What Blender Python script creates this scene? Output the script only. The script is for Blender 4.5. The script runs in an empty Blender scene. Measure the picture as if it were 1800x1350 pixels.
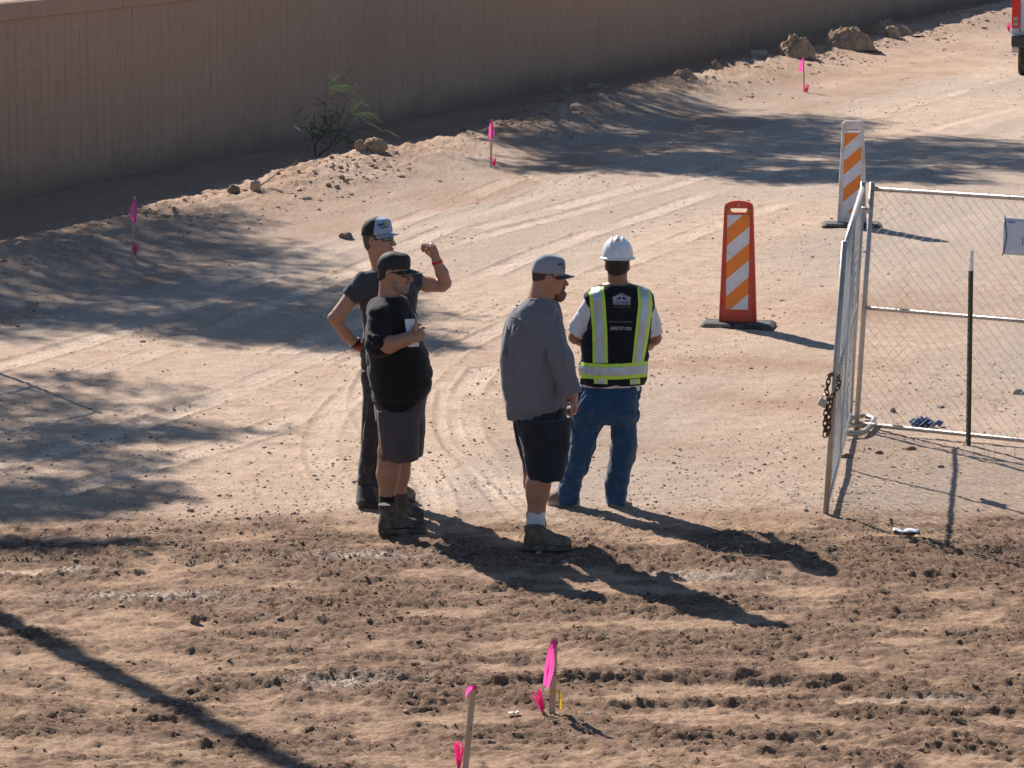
import bpy, math, random
import numpy as np
from mathutils import Vector, Matrix, noise as mnoise
from mathutils.bvhtree import BVHTree
random.seed(7); np.random.seed(7)
SC = bpy.context.scene
COL = SC.collection
# ------------------------------------------------------------------ camera, sky, sun, exposure
FPX, CAMH, PITCH = 6600.0, 4.62, math.atan(1025/6600.0)
cd = bpy.data.cameras.new('camera'); cam = bpy.data.objects.new('camera', cd); COL.objects.link(cam)
cd.sensor_width = 36.0; cd.lens = 36.0*FPX/1800.0; cd.clip_start = 0.5; cd.clip_end = 3000
cam.location = (0, 0, CAMH); cam.rotation_euler = (math.pi/2-PITCH, 0, 0)
SC.camera = cam
SUN_DIR = Vector((-0.478, 0.878, 0)).normalized()          # horizontal direction towards the sun
SUN_EL = math.radians(34.6)
w = bpy.data.worlds.new("World"); SC.world = w; w.use_nodes = True
nt = w.node_tree; nt.nodes.clear()
sky = nt.nodes.new('ShaderNodeTexSky'); sky.sky_type = 'NISHITA'; sky.sun_disc = False
sky.sun_elevation = SUN_EL; sky.sun_rotation = math.atan2(SUN_DIR.x, SUN_DIR.y)
sky.air_density = 1.0; sky.dust_density = 0.1; sky.ozone_density = 3.5
bg = nt.nodes.new('ShaderNodeBackground'); bg.inputs['Strength'].default_value = 0.066
wo = nt.nodes.new('ShaderNodeOutputWorld')
nt.links.new(sky.outputs[0], bg.inputs[0]); nt.links.new(bg.outputs[0], wo.inputs[0])
sl = bpy.data.lights.new('sun', 'SUN'); sl.energy = 5.0; sl.angle = math.radians(0.53); sl.color = (1.0, 0.915, 0.82)
so = bpy.data.objects.new('sun', sl); COL.objects.link(so)
sv = Vector((SUN_DIR.x*math.cos(SUN_EL), SUN_DIR.y*math.cos(SUN_EL), math.sin(SUN_EL)))
so.rotation_euler = sv.to_track_quat('Z', 'Y').to_euler(); so.location = sv*60
SC.view_settings.view_transform = 'Standard'; SC.view_settings.look = 'None'
SC.view_settings.exposure = 0.60; SC.view_settings.gamma = 1; SC.view_settings.use_curve_mapping = False

# ------------------------------------------------------------------ surveying: photo pixel -> place
CT, ST = math.cos(PITCH), math.sin(PITCH)
def ray(px, py):
    u = (px-900)/FPX; v = (675-py)/FPX
    return u, CT+v*ST, -ST+v*CT
def G(px, py, z=0.0):                    # point at height z seen at that pixel
    u, y, d = ray(px, py); t = (z-CAMH)/d
    return Vector((u*t, y*t, z))
def AT(px, py, Y):                       # point at depth Y seen at that pixel
    u, y, d = ray(px, py); t = Y/y
    return Vector((u*t, Y, CAMH+d*t))

# ------------------------------------------------------------------ tags
def tag(o, label=None, cat=None, group=None, kind=None):
    if label: o['label'] = label
    if cat: o['category'] = cat
    if group: o['group'] = group
    if kind: o['kind'] = kind
    return o
def empty(name, loc=(0, 0, 0), rz=0.0, label=None, cat=None, group=None):
    o = bpy.data.objects.new(name, None); COL.objects.link(o)
    o.empty_display_size = 0.1
    o.location = loc; o.rotation_euler = (0, 0, rz)
    return tag(o, label, cat, group)
def link(name, me, parent=None, loc=None, rot=None):
    o = bpy.data.objects.new(name, me); COL.objects.link(o)
    if parent: o.parent = parent
    if loc is not None: o.location = loc
    if rot is not None: o.rotation_euler = rot
    return o
def mesh_np(name, V, F, mat, smooth=True):
    """V (n,3) array, F (m,k) int array with k = 3 or 4"""
    me = bpy.data.meshes.new(name)
    V = np.asarray(V, np.float32); F = np.asarray(F, np.int32)
    k = F.shape[1]
    me.vertices.add(len(V)); me.vertices.foreach_set('co', V.ravel())
    me.loops.add(F.size); me.loops.foreach_set('vertex_index', F.ravel())
    me.polygons.add(len(F)); me.polygons.foreach_set('loop_start', np.arange(0, F.size, k, dtype=np.int32))
    me.polygons.foreach_set('loop_total', np.full(len(F), k, np.int32))
    me.polygons.foreach_set('use_smooth', np.full(len(F), smooth, bool))
    me.update(calc_edges=True); me.validate()
    if mat: me.materials.append(mat)
    return me
class MB:
    """collects faces, builds ONE mesh object"""
    def __init__(s): s.v = []; s.f = []; s.sm = []
    def add(s, vs, fs, smooth=False):
        b = len(s.v); s.v += [tuple(v) for v in vs]
        s.f += [tuple(i+b for i in f) for f in fs]; s.sm += [smooth]*len(fs)
        return s
    def box(s, c, size, R=None, taper=None):
        hx, hy, hz = size[0]/2, size[1]/2, size[2]/2
        P = [Vector((x*hx, y*hy, z*hz)) for z in (-1, 1) for y in (-1, 1) for x in (-1, 1)]
        if taper: P = [Vector((p.x*(taper if p.z > 0 else 1), p.y*(taper if p.z > 0 else 1), p.z)) for p in P]
        if R is not None: P = [R @ p for p in P]
        c = Vector(c)
        return s.add([p+c for p in P], [(0, 2, 3, 1), (4, 5, 7, 6), (0, 1, 5, 4), (2, 6, 7, 3), (0, 4, 6, 2), (1, 3, 7, 5)])
    def tube(s, pts, r, n=10, closed=False, caps=True):
        pts = [Vector(p) for p in pts]; m = len(pts)
        rs = r if isinstance(r, (list, tuple)) else [r]*m
        T = []
        for i in range(m):
            a = pts[(i-1) % m] if (closed or i > 0) else pts[i]
            b = pts[(i+1) % m] if (closed or i < m-1) else pts[i]
            T.append((b-a).normalized())
        up = Vector((0, 0, 1)) if abs(T[0].z) < 0.9 else Vector((1, 0, 0))
        N = (up-T[0]*up.dot(T[0])).normalized(); vs = []
        for i in range(m):
            N = (N-T[i]*N.dot(T[i]))
            if N.length < 1e-6: N = T[i].orthogonal()
            N.normalize(); B = T[i].cross(N)
            for j in range(n):
                a = 2*math.pi*j/n
                vs.append(pts[i]+(N*math.cos(a)+B*math.sin(a))*rs[i])
        fs = []
        for i in range(m if closed else m-1):
            for j in range(n):
                a = i*n+j; b = i*n+(j+1) % n; i2 = (i+1) % m
                fs.append((a, b, i2*n+(j+1) % n, i2*n+j))
        s.add(vs, fs, True)
        if caps and not closed:
            b = len(s.v)-len(vs)
            s.f.append(tuple(b+j for j in range(n-1, -1, -1))); s.sm.append(False)
            s.f.append(tuple(b+(m-1)*n+j for j in range(n))); s.sm.append(False)
        return s
    def prism(s, poly, y0, y1, M=None):
        """poly = list of (x,z) counter-clockwise seen from -y; extruded from y0 to y1"""
        n = len(poly)
        P = [Vector((x, y0, z)) for x, z in poly]+[Vector((x, y1, z)) for x, z in poly]
        if M is not None: P = [M @ p for p in P]
        fs = [tuple(range(n)), tuple(range(2*n-1, n-1, -1))]
        fs += [(i, n+i, n+(i+1) % n, (i+1) % n) for i in range(n)]
        return s.add(P, fs)
    def lathe(s, prof, n=24, M=None, closed=False):
        vs = []
        for r, z in prof:
            for j in range(n):
                a = 2*math.pi*j/n; p = Vector((r*math.cos(a), r*math.sin(a), z)); vs.append(M @ p if M is not None else p)
        fs = []
        for i in range(len(prof)-1):
            for j in range(n):
                fs.append((i*n+j, i*n+(j+1) % n, (i+1)*n+(j+1) % n, (i+1)*n+j))
        return s.add(vs, fs, True)
    def build(s, name, mat, parent=None, loc=None, rot=None, bevel=0):
        me = bpy.data.meshes.new(name); me.from_pydata(s.v, [], s.f); me.update()
        me.polygons.foreach_set('use_smooth', s.sm)
        if mat: me.materials.append(mat)
        o = link(name, me, parent, loc, rot)
        if bevel:
            md = o.modifiers.new('bevel', 'BEVEL'); md.width = bevel; md.segments = 2; md.limit_method = 'ANGLE'
        return o

# ------------------------------------------------------------------ numpy noise
def _hash(ix, iy, iz=0, seed=0):
    h = (ix.astype(np.int64)*374761393+iy.astype(np.int64)*668265263+np.int64(seed)*974634777+np.asarray(iz).astype(np.int64)*2147483647*3) & 0xFFFFFFFF
    h = ((h ^ (h >> 13))*1274126177) & 0xFFFFFFFF
    h = ((h ^ (h >> 16))*2246822519) & 0xFFFFFFFF
    return ((h ^ (h >> 15)) & 0xFFFFFF).astype(np.float32)/np.float32(0xFFFFFF)
def vn2(x, y, seed=0):
    ix = np.floor(x); iy = np.floor(y); fx = x-ix; fy = y-iy
    fx = fx*fx*fx*(fx*(fx*6-15)+10); fy = fy*fy*fy*(fy*(fy*6-15)+10)
    a = _hash(ix, iy, 0, seed); b = _hash(ix+1, iy, 0, seed); c = _hash(ix, iy+1, 0, seed); d = _hash(ix+1, iy+1, 0, seed)
    return ((a*(1-fx)+b*fx)*(1-fy)+(c*(1-fx)+d*fx)*fy)*2-1
def fbm2(x, y, oct=4, seed=0, gain=.5, lac=2.03):
    s = 0; a = 1; t = 0
    for i in range(oct):
        s = s+a*vn2(x*lac**i+i*17.3, y*lac**i-i*9.1, seed+i); t += a; a *= gain
    return s/t
def vn3(x, y, z, seed=0):
    ix = np.floor(x); iy = np.floor(y); iz = np.floor(z); fx = x-ix; fy = y-iy; fz = z-iz
    fx = fx*fx*(3-2*fx); fy = fy*fy*(3-2*fy); fz = fz*fz*(3-2*fz); r = 0
    for dz, wz in ((0, 1-fz), (1, fz)):
        a = _hash(ix, iy, iz+dz, seed); b = _hash(ix+1, iy, iz+dz, seed); c = _hash(ix, iy+1, iz+dz, seed); d = _hash(ix+1, iy+1, iz+dz, seed)
        r = r+((a*(1-fx)+b*fx)*(1-fy)+(c*(1-fx)+d*fx)*fy)*wz
    return r*2-1

# ------------------------------------------------------------------ materials
def nmat(name):
    m = bpy.data.materials.new(name); m.use_nodes = True; n = m.node_tree
    b = n.nodes['Principled BSDF']
    return m, n, b
def mth(n, op, a, b=None, c=None, clamp=False):
    k = n.nodes.new('ShaderNodeMath'); k.operation = op; k.use_clamp = clamp
    for i, x in enumerate((a, b, c)):
        if x is None: continue
        if isinstance(x, (int, float)): k.inputs[i].default_value = x
        else: n.links.new(x, k.inputs[i])
    return k.outputs[0]
def mixc(n, f, a, b, mode='MIX'):
    k = n.nodes.new('ShaderNodeMix'); k.data_type = 'RGBA'; k.blend_type = mode
    for i, x in ((0, f), (6, a), (7, b)):
        if isinstance(x, (int, float)): k.inputs[i].default_value = x
        elif isinstance(x, tuple): k.inputs[i].default_value = (*x[:3], 1)
        else: n.links.new(x, k.inputs[i])
    return k.outputs[2]
def ramp(n, x, stops):
    k = n.nodes.new('ShaderNodeValToRGB'); e = k.color_ramp.elements
    while len(e) < len(stops): e.new(0.5)
    for i, (p, c) in enumerate(stops):
        e[i].position = p; e[i].color = (*c, 1) if isinstance(c, tuple) else (c, c, c, 1)
    n.links.new(x, k.inputs[0]); return k.outputs[0]
def tnoise(n, vec, scale, detail=4, rough=.55, sc=None, dist=0):
    if sc:
        m = n.nodes.new('ShaderNodeMapping'); m.inputs['Scale'].default_value = sc; n.links.new(vec, m.inputs[0]); vec = m.outputs[0]
    k = n.nodes.new('ShaderNodeTexNoise'); k.inputs['Scale'].default_value = scale; k.inputs['Detail'].default_value = detail
    k.inputs['Roughness'].default_value = rough; k.inputs['Distortion'].default_value = dist
    n.links.new(vec, k.inputs['Vector']); return k.outputs[0]
def ocoord(n): return n.nodes.new('ShaderNodeTexCoord').outputs['Object']
def bump(n, b, h, strength=.3, dist=.01, prev=None):
    k = n.nodes.new('ShaderNodeBump'); k.inputs['Strength'].default_value = strength; k.inputs['Distance'].default_value = dist
    n.links.new(h, k.inputs['Height'])
    if prev is not None: n.links.new(prev, k.inputs['Normal'])
    n.links.new(k.outputs[0], b.inputs['Normal']); return k.outputs[0]
def simple(name, col, rough=.7, metal=0.0, var=.15, scale=30, bmp=0.0, bscale=None, spec=None, sc=None, dirt=None, dscale=6, dist=.004):
    """one colour with grain, optional dirt colour and relief"""
    m, n, b = nmat(name); v = ocoord(n)
    f = tnoise(n, v, scale, 5, .6, sc)
    lo = tuple(c*(1-var) for c in col); hi = tuple(min(1, c*(1+var)) for c in col)
    c = mixc(n, f, lo, hi)
    if dirt:
        g = ramp(n, tnoise(n, v, dscale, 6, .65), [(.45, 0.0), (.68, 1.0)])
        c = mixc(n, mth(n, 'MULTIPLY', g, .6), c, dirt)
    n.links.new(c, b.inputs['Base Color'])
    b.inputs['Roughness'].default_value = rough; b.inputs['Metallic'].default_value = metal
    if spec is not None: b.inputs['Specular IOR Level'].default_value = spec
    if bmp: bump(n, b, tnoise(n, v, bscale or scale*2, 6, .6, sc), bmp, dist)
    return m
def cloth(name, col, var=.12, fuzz=.2, dusty=None, weave=900):
    m, n, b = nmat(name); v = ocoord(n)
    f = tnoise(n, v, 9, 6, .6)
    c = mixc(n, f, tuple(x*(1-var*2) for x in col), tuple(min(1, x*(1+var)) for x in col))
    if dusty:
        g = ramp(n, tnoise(n, v, 14, 7, .7), [(.5, 0.0), (.75, 1.0)])
        c = mixc(n, mth(n, 'MULTIPLY', g, .45), c, dusty)
    n.links.new(c, b.inputs['Base Color']); b.inputs['Roughness'].default_value = .9
    b.inputs['Sheen Weight'].default_value = fuzz; b.inputs['Sheen Roughness'].default_value = .5
    b.inputs['Specular IOR Level'].default_value = .2
    h = mth(n, 'ADD', mth(n, 'MULTIPLY', tnoise(n, v, 22, 4, .6), 1.0), mth(n, 'MULTIPLY', tnoise(n, v, weave, 2, .5), .12))
    bump(n, b, h, .5, .012)
    return m
def skinmat(name, col):
    m, n, b = nmat(name); v = ocoord(n)
    f = tnoise(n, v, 18, 6, .6); g = tnoise(n, v, 120, 4, .6)
    c = mixc(n, f, tuple(x*.82 for x in col), (col[0]*1.12, col[1]*1.02, col[2]*.98))
    c = mixc(n, mth(n, 'MULTIPLY', g, .25), c, (col[0]*.8, col[1]*.55, col[2]*.5))
    n.links.new(c, b.inputs['Base Color']); b.inputs['Roughness'].default_value = .5
    b.inputs['Subsurface Weight'].default_value = .08; b.inputs['Subsurface Radius'].default_value = (.02, .008, .004)
    bump(n, b, g, .15, .002)
    return m
DIRT = (.36, .27, .195)
# ------------------------------------------------------------------ the lie of the land
WA, WB = G(0, 359, -.08), G(983, 156, -.05)                # two points on the foot of the block wall
WDIR = Vector((WB.x-WA.x, WB.y-WA.y, 0)).normalized()      # along the wall, away from the camera
WNRM = Vector((WDIR.y, -WDIR.x, 0))                        # from the wall towards the road
def wall_sd(x, y): return (x-WA.x)*WNRM.x+(y-WA.y)*WNRM.y
def wall_al(x, y): return (x-WA.x)*WDIR.x+(y-WA.y)*WDIR.y
def s_crest(a): return np.interp(a, [-12, -6, 5, 18, 33, 60], [3.3, 3.1, 2.6, 2.15, 1.8, 1.6])
crest_px = [(0, 425), (60, 418), (150, 403), (210, 385), (270, 375), (330, 347), (400, 338), (450, 325), (500, 310), (560, 285), (620, 266), (680, 255), (735, 250), (790, 236),
            (840, 228), (890, 215), (950, 203), (1030, 170), (1100, 152), (1180, 131), (1250, 117), (1330, 100), (1400, 90), (1440, 78), (1500, 66), (1560, 55), (1620, 38), (1700, 14), (1760, 2)]
ca, cz = [], []
for px, py in crest_px:
    lo, hi = 25.0, 130.0
    for _ in range(40):
        mid = (lo+hi)/2; p = AT(px, py, mid)
        if wall_sd(p.x, p.y) > s_crest(wall_al(p.x, p.y)): lo = mid
        else: hi = mid
    p = AT(px, py, lo); ca.append(wall_al(p.x, p.y)); cz.append(min(max(p.z, -.1), .6))
o_ = np.argsort(ca); ca = np.array(ca)[o_]; cz = np.array(cz)[o_]
def seg_dist(X, Y, pts):
    """distance, side and length-along to a polyline"""
    best = np.full(X.shape, 1e9, np.float32); side = np.zeros(X.shape, np.float32); al = np.zeros(X.shape, np.float32); L = 0
    for (ax, ay), (bx, by) in zip(pts[:-1], pts[1:]):
        dx, dy = bx-ax, by-ay; l = math.hypot(dx, dy)
        t = np.clip(((X-ax)*dx+(Y-ay)*dy)/(l*l), 0, 1)
        ex = X-(ax+t*dx); ey = Y-(ay+t*dy); d = np.sqrt(ex*ex+ey*ey)
        m = d < best
        best = np.where(m, d, best); side = np.where(m, np.sign(dx*(Y-ay)-dy*(X-ax)), side); al = np.where(m, L+t*l, al); L += l
    return best, side, al
def pl(px): return [tuple(G(a, b)[:2]) for a, b in px]
def smoothpl(p, k=5):
    P = [Vector((*q, 0)) for q in p]; out = []
    for i in range(len(P)-1):
        p0 = P[max(i-1, 0)]; p1 = P[i]; p2 = P[i+1]; p3 = P[min(i+2, len(P)-1)]
        for j in range(k):
            t = j/k
            q = .5*((2*p1)+(-p0+p2)*t+(2*p0-5*p1+4*p2-p3)*t*t+(-p0+3*p1-3*p2+p3)*t**3); out.append((q.x, q.y))
    out.append(tuple(P[-1][:2])); return out
# churned, damp rows: (polyline, half width in metres, strength)
MUD = [
 ([(-100, 965), (250, 975), (650, 985), (820, 990)], .28, .75), ([(560, 955), (750, 965), (900, 985)], .25, .55),
 ([(840, 1000), (1050, 985), (1200, 990), (1450, 1000), (1900, 1005)], .30, .95),
 ([(1230, 968), (1500, 975), (1900, 960)], .22, .6), ([(-100, 1025), (60, 1020), (240, 1012)], .14, .95), ([(200, 1050), (420, 1058), (900, 1040)], .22, .55),
 ([(430, 1105), (640, 1095), (820, 1085)], .22, .6), ([(950, 1070), (1350, 1068), (1900, 1085)], .25, .42),
 ([(330, 1215), (560, 1198), (760, 1200), (1000, 1190), (1300, 1200), (1600, 1225), (1900, 1248)], .16, 1.0),
 ([(520, 1232), (800, 1222), (980, 1240), (1240, 1245), (1420, 1255), (1900, 1275)], .12, .85), ([(1300, 1225), (1500, 1258), (1700, 1290), (1900, 1330)], .09, .7),
 ([(1150, 1300), (1400, 1310), (1700, 1322), (1900, 1320)], .10, .9), ([(1360, 1335), (1550, 1345)], .10, .9), ([(-100, 1285), (60, 1278), (140, 1250)], .10, .7), ([(200, 1345), (400, 1310), (600, 1290)], .13, .45),
 ([(600, 1150), (900, 1158)], .12, .4), ([(1150, 1115), (1600, 1130), (1900, 1110)], .3, .35), ([(1750, 925), (1900, 930)], .2, .5), ([(820, 1283), (1080, 1322)], .1, .35)]
MUD = [(smoothpl(pl(p), 3), w_, s_) for p, w_, s_ in MUD]
# tyre tracks: (polyline, tyre half width)
TRK = [
 ([(600, 1100), (700, 1000), (760, 930), (765, 880), (735, 830), (690, 790), (650, 740), (640, 690), (700, 620), (860, 540)], .12),
 ([(820, 940), (815, 890), (790, 840), (745, 790), (720, 740), (722, 690), (800, 620), (900, 570)], .12),
 ([(610, 930), (580, 850), (560, 790), (580, 730), (640, 670), (760, 590)], .12),
 ([(1010, 960), (920, 880), (850, 810), (820, 760), (815, 700), (850, 650)], .12), ([(950, 960), (880, 880), (810, 800), (785, 740), (790, 690)], .1),
 ([(-300, 770), (120, 665), (240, 630), (380, 580), (520, 520), (700, 440), (850, 375), (1020, 310), (1240, 220)], .14),
 ([(-300, 700), (0, 645), (300, 550), (560, 450), (720, 385), (900, 315)], .16),
 ([(500, 620), (760, 520), (960, 440), (1230, 345), (1500, 260), (1900, 165)], .15), ([(620, 640), (900, 540), (1130, 450), (1400, 350), (1900, 230)], .15),
 ([(850, 400), (1100, 330), (1500, 215), (1900, 100)], .17), ([(720, 450), (1000, 375), (1350, 280)], .13),
 ([(100, 870), (300, 810), (500, 740), (620, 660)], .15), ([(0, 820), (200, 760), (420, 680), (600, 610)], .15),
 ([(1300, 1200), (1500, 1265), (1700, 1315), (1950, 1390)], .12), ([(640, 330), (760, 290), (860, 292), (960, 320)], .1)]
TRK = [(smoothpl(pl(p), 4), w_) for p, w_ in TRK]
MOIST = [((1250, 640), 1.6, .5, .5), ((1420, 700), 1.2, .6, .5), ((1600, 540), 1.4, .9, .55), ((1300, 800), 1.5, .7, .25), ((700, 300), 2.2, 1.5, .3), ((1000, 760), 1.0, 1.0, .25), ((100, 400), 2, 2, .5),
         ((1600, 930), 1.2, .4, .55), ((1350, 910), 1.0, .35, .45), ((820, 610), 1.0, 1.0, .12), ((200, 1010), 1.2, .35, .4), ((130, 880), .7, .5, .35), ((1150, 560), .9, 1.2, .2)]
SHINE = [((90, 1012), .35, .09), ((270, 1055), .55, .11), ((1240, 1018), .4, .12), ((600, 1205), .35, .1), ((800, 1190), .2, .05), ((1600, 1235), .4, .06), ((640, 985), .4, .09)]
def terrain(X, Y, fine=True):
    """height, mud, gravel, track, shine for arrays X, Y"""
    X = X.astype(np.float32); Y = Y.astype(np.float32)
    s = wall_sd(X, Y); a = wall_al(X, Y)
    wob = fbm2(a*.35, X*0, 3, 11)*.35
    sc_ = s_crest(a)+wob*.4
    zc = np.interp(a, ca, cz).astype(np.float32)
    zc = zc-.02+fbm2(a*1.6, s*.8, 4, 5)*.045
    ditch = -.045+.05*fbm2(a*.4, s*.6, 3, 21)
    up = np.clip(s/np.maximum(sc_, .1), 0, 1); up = up**2.2
    back = ditch+(zc-ditch)*up
    fr = np.clip((s-sc_)/1.9, 0, 1); fr = 1-fr*fr*(3-2*fr)
    z = np.where(s < sc_, back, zc*fr)
    road = np.clip((s-sc_)/1.0, 0, 1)
    z = z+fbm2(X*.25, Y*.25, 3, 3)*.035*road
    rough_b = np.exp(-((s-sc_)/.9)**2)
    z = z+(np.abs(fbm2(X*3.1, Y*3.1, 4, 31))*.10-.02)*rough_b
    mud = np.zeros_like(z); shine = np.zeros_like(z); trk = np.zeros_like(z); moist = np.zeros_like(z)
    near = Y < 27
    if near.any():
        xs, ys = X[near], Y[near]; mm = np.zeros(xs.shape, np.float32)
        wx = xs+fbm2(xs*.9, ys*.9, 2, 41)*.1; wy = ys+fbm2(xs*1.3, ys*1.3, 3, 42)*.22
        for p, w_, s_ in MUD:
            d, _, _ = seg_dist(wx, wy, p)
            mm = np.maximum(mm, s_*np.exp(-(d/w_)**2))
        mud[near] = mm
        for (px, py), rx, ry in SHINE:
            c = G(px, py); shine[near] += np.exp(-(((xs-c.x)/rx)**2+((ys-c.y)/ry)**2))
    zone = np.clip((24.5-Y+.5*fbm2(X*.6, Y*.6, 3, 51))/1.0, 0, 1); base_m = .44*zone
    for (px, py), rx, ry, st in MOIST:
        c = G(px, py); moist += st*np.exp(-(((X-c.x)/rx)**2+((Y-c.y)/ry)**2))
    moist = 1.9*moist*(.7+1.1*fbm2(X*1.9, Y*1.3, 5, 52, .6))
    cl = fbm2(X*2.3, Y*3.6, 5, 61, .62)
    m = np.clip(mud*(1.35+1.7*cl)+base_m*(.95+2.9*cl), 0, 1.15)
    if fine:
        r1 = 1-np.abs(fbm2(X*8, Y*10, 4, 71, .62))*2.4
        r2 = 1-np.abs(fbm2(X*19, Y*21, 3, 72, .65))*2.2
        st_ = fbm2(X*.8+.3*Y, Y*8.5+.5*fbm2(X*.5, Y, 2, 79), 3, 79, .6)
        z = z+m*(.011*np.clip(r1, -1, 1)+.011*np.clip(r2, -1, 1)+.013*st_)
        z = z+m*.010*np.abs(fbm2(X*34, Y*34, 2, 73))
        core = np.clip(mud-.62, 0, 1)/.38; z = z+core*(.022+.030*fbm2(X*3.5, Y*6, 3, 85, .6))
        z = z+zone*(.008*fbm2(X*3, Y*6, 3, 74)+.017*fbm2(X*17, Y*19, 3, 76, .8)+.006*st_)
        z = z+(.0060+.010*rough_b)*fbm2(X*22, Y*20, 3, 75, .8)+.010*fbm2(X*5, Y*5, 4, 77, .6)*road+.026*rough_b*fbm2(X*7, Y*7, 4, 78, .65)
    # ruts: along the strongest rows the soil is pushed into a ridge with a groove on the near side
    for k, (p, w_) in enumerate(TRK):
        xs0 = min(q[0] for q in p)-1; xs1 = max(q[0] for q in p)+1; ys0 = min(q[1] for q in p)-1; ys1 = max(q[1] for q in p)+1
        box = (X > xs0) & (X < xs1) & (Y > ys0) & (Y < ys1)
        if not box.any(): continue
        bx, by = X[box], Y[box]
        d, sd, al = seg_dist(bx, by, p)
        q = d/w_
        fade = .25+.75*np.clip(.5+1.6*fbm2(bx*.8+k*7, by*.8, 3, 80+k), 0, 1)
        groove = -.009*np.clip(1-q**4, 0, 1); ridge = .012*np.exp(-((q-1.12)/.14)**2)
        tread = .0060*np.sin(al*2*math.pi/.075+sd*q*2.0)*np.clip(1-q**4, 0, 1)*(np.abs(np.sin(q*4.5))+.2)
        dz = (groove+ridge+tread)*fade
        z[box] += dz; trk[box] = np.maximum(trk[box], 1.25*np.clip(1-q**4, 0, 1)*fade*(.75+.25*np.sin(q*14)))
    # the edge where the grader stopped: a small step along the road side
    d, sd, al = seg_dist(X, Y, GRADE) if fine else (None, None, None)
    if fine:
        z = z+.02*np.exp(-(d/.12)**2)*(.6+.6*fbm2(X*2, Y*2, 2, 91))
    gravel = np.clip(.5+1.6*fbm2(wall_sd(X, Y)*.55, wall_al(X, Y)*.12, 4, 95)-.25*m, 0, 1)*road
    streak = np.clip(.15+1.9*fbm2(s*2.4, a*.07, 3, 97), 0, 1)*road*np.clip((Y-25)/4, 0, 1); trk = np.maximum(trk, .62*streak*(.6+.6*fbm2(X*3, Y*1.5, 3, 98)))
    edge = 5.55+.18*fbm2(a*.5, s*0, 3, 120); bermz = np.clip((edge-s)/.22, 0, 1)*(Y > 27)
    moist = np.maximum(moist, bermz*(.52+.75*fbm2(X*1.5, Y*.9, 4, 121, .6)))+.55*np.clip((sc_-.55-s)/.5, 0, 1)
    return z, m, gravel, trk, shine, moist, zone
GRADE = [(WA.x+WDIR.x*q+WNRM.x*5.55, WA.y+WDIR.y*q+WNRM.y*5.55) for q in (-25, -10, 0, 15, 40)]; _old = smoothpl(pl([(380, 560), (600, 450), (720, 400), (860, 350), (1020, 302), (1130, 262)]), 4)
def gz(x, y):
    return float(terrain(np.array([x], np.float32), np.array([y], np.float32))[0][0])
_gc = {}
def GG(px, py):
    """first point of the terrain on the line of sight through that pixel"""
    k = (px, py)
    if k in _gc: return _gc[k].copy()
    y0 = G(px, py, .45).y; u, yy, dd = ray(px, py); p = G(px, py, -.2)
    Ys = np.linspace(y0, min(p.y+1, 140), 500).astype(np.float32); T = Ys/yy; Xs = u*T; Zs = CAMH+dd*T
    tz = terrain(Xs, Ys)[0]; hit = np.nonzero(Zs <= tz)[0]
    i = int(hit[0]) if len(hit) else 499
    _gc[k] = Vector((float(Xs[i]), float(Ys[i]), float(tz[i]))); return _gc[k].copy()

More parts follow.
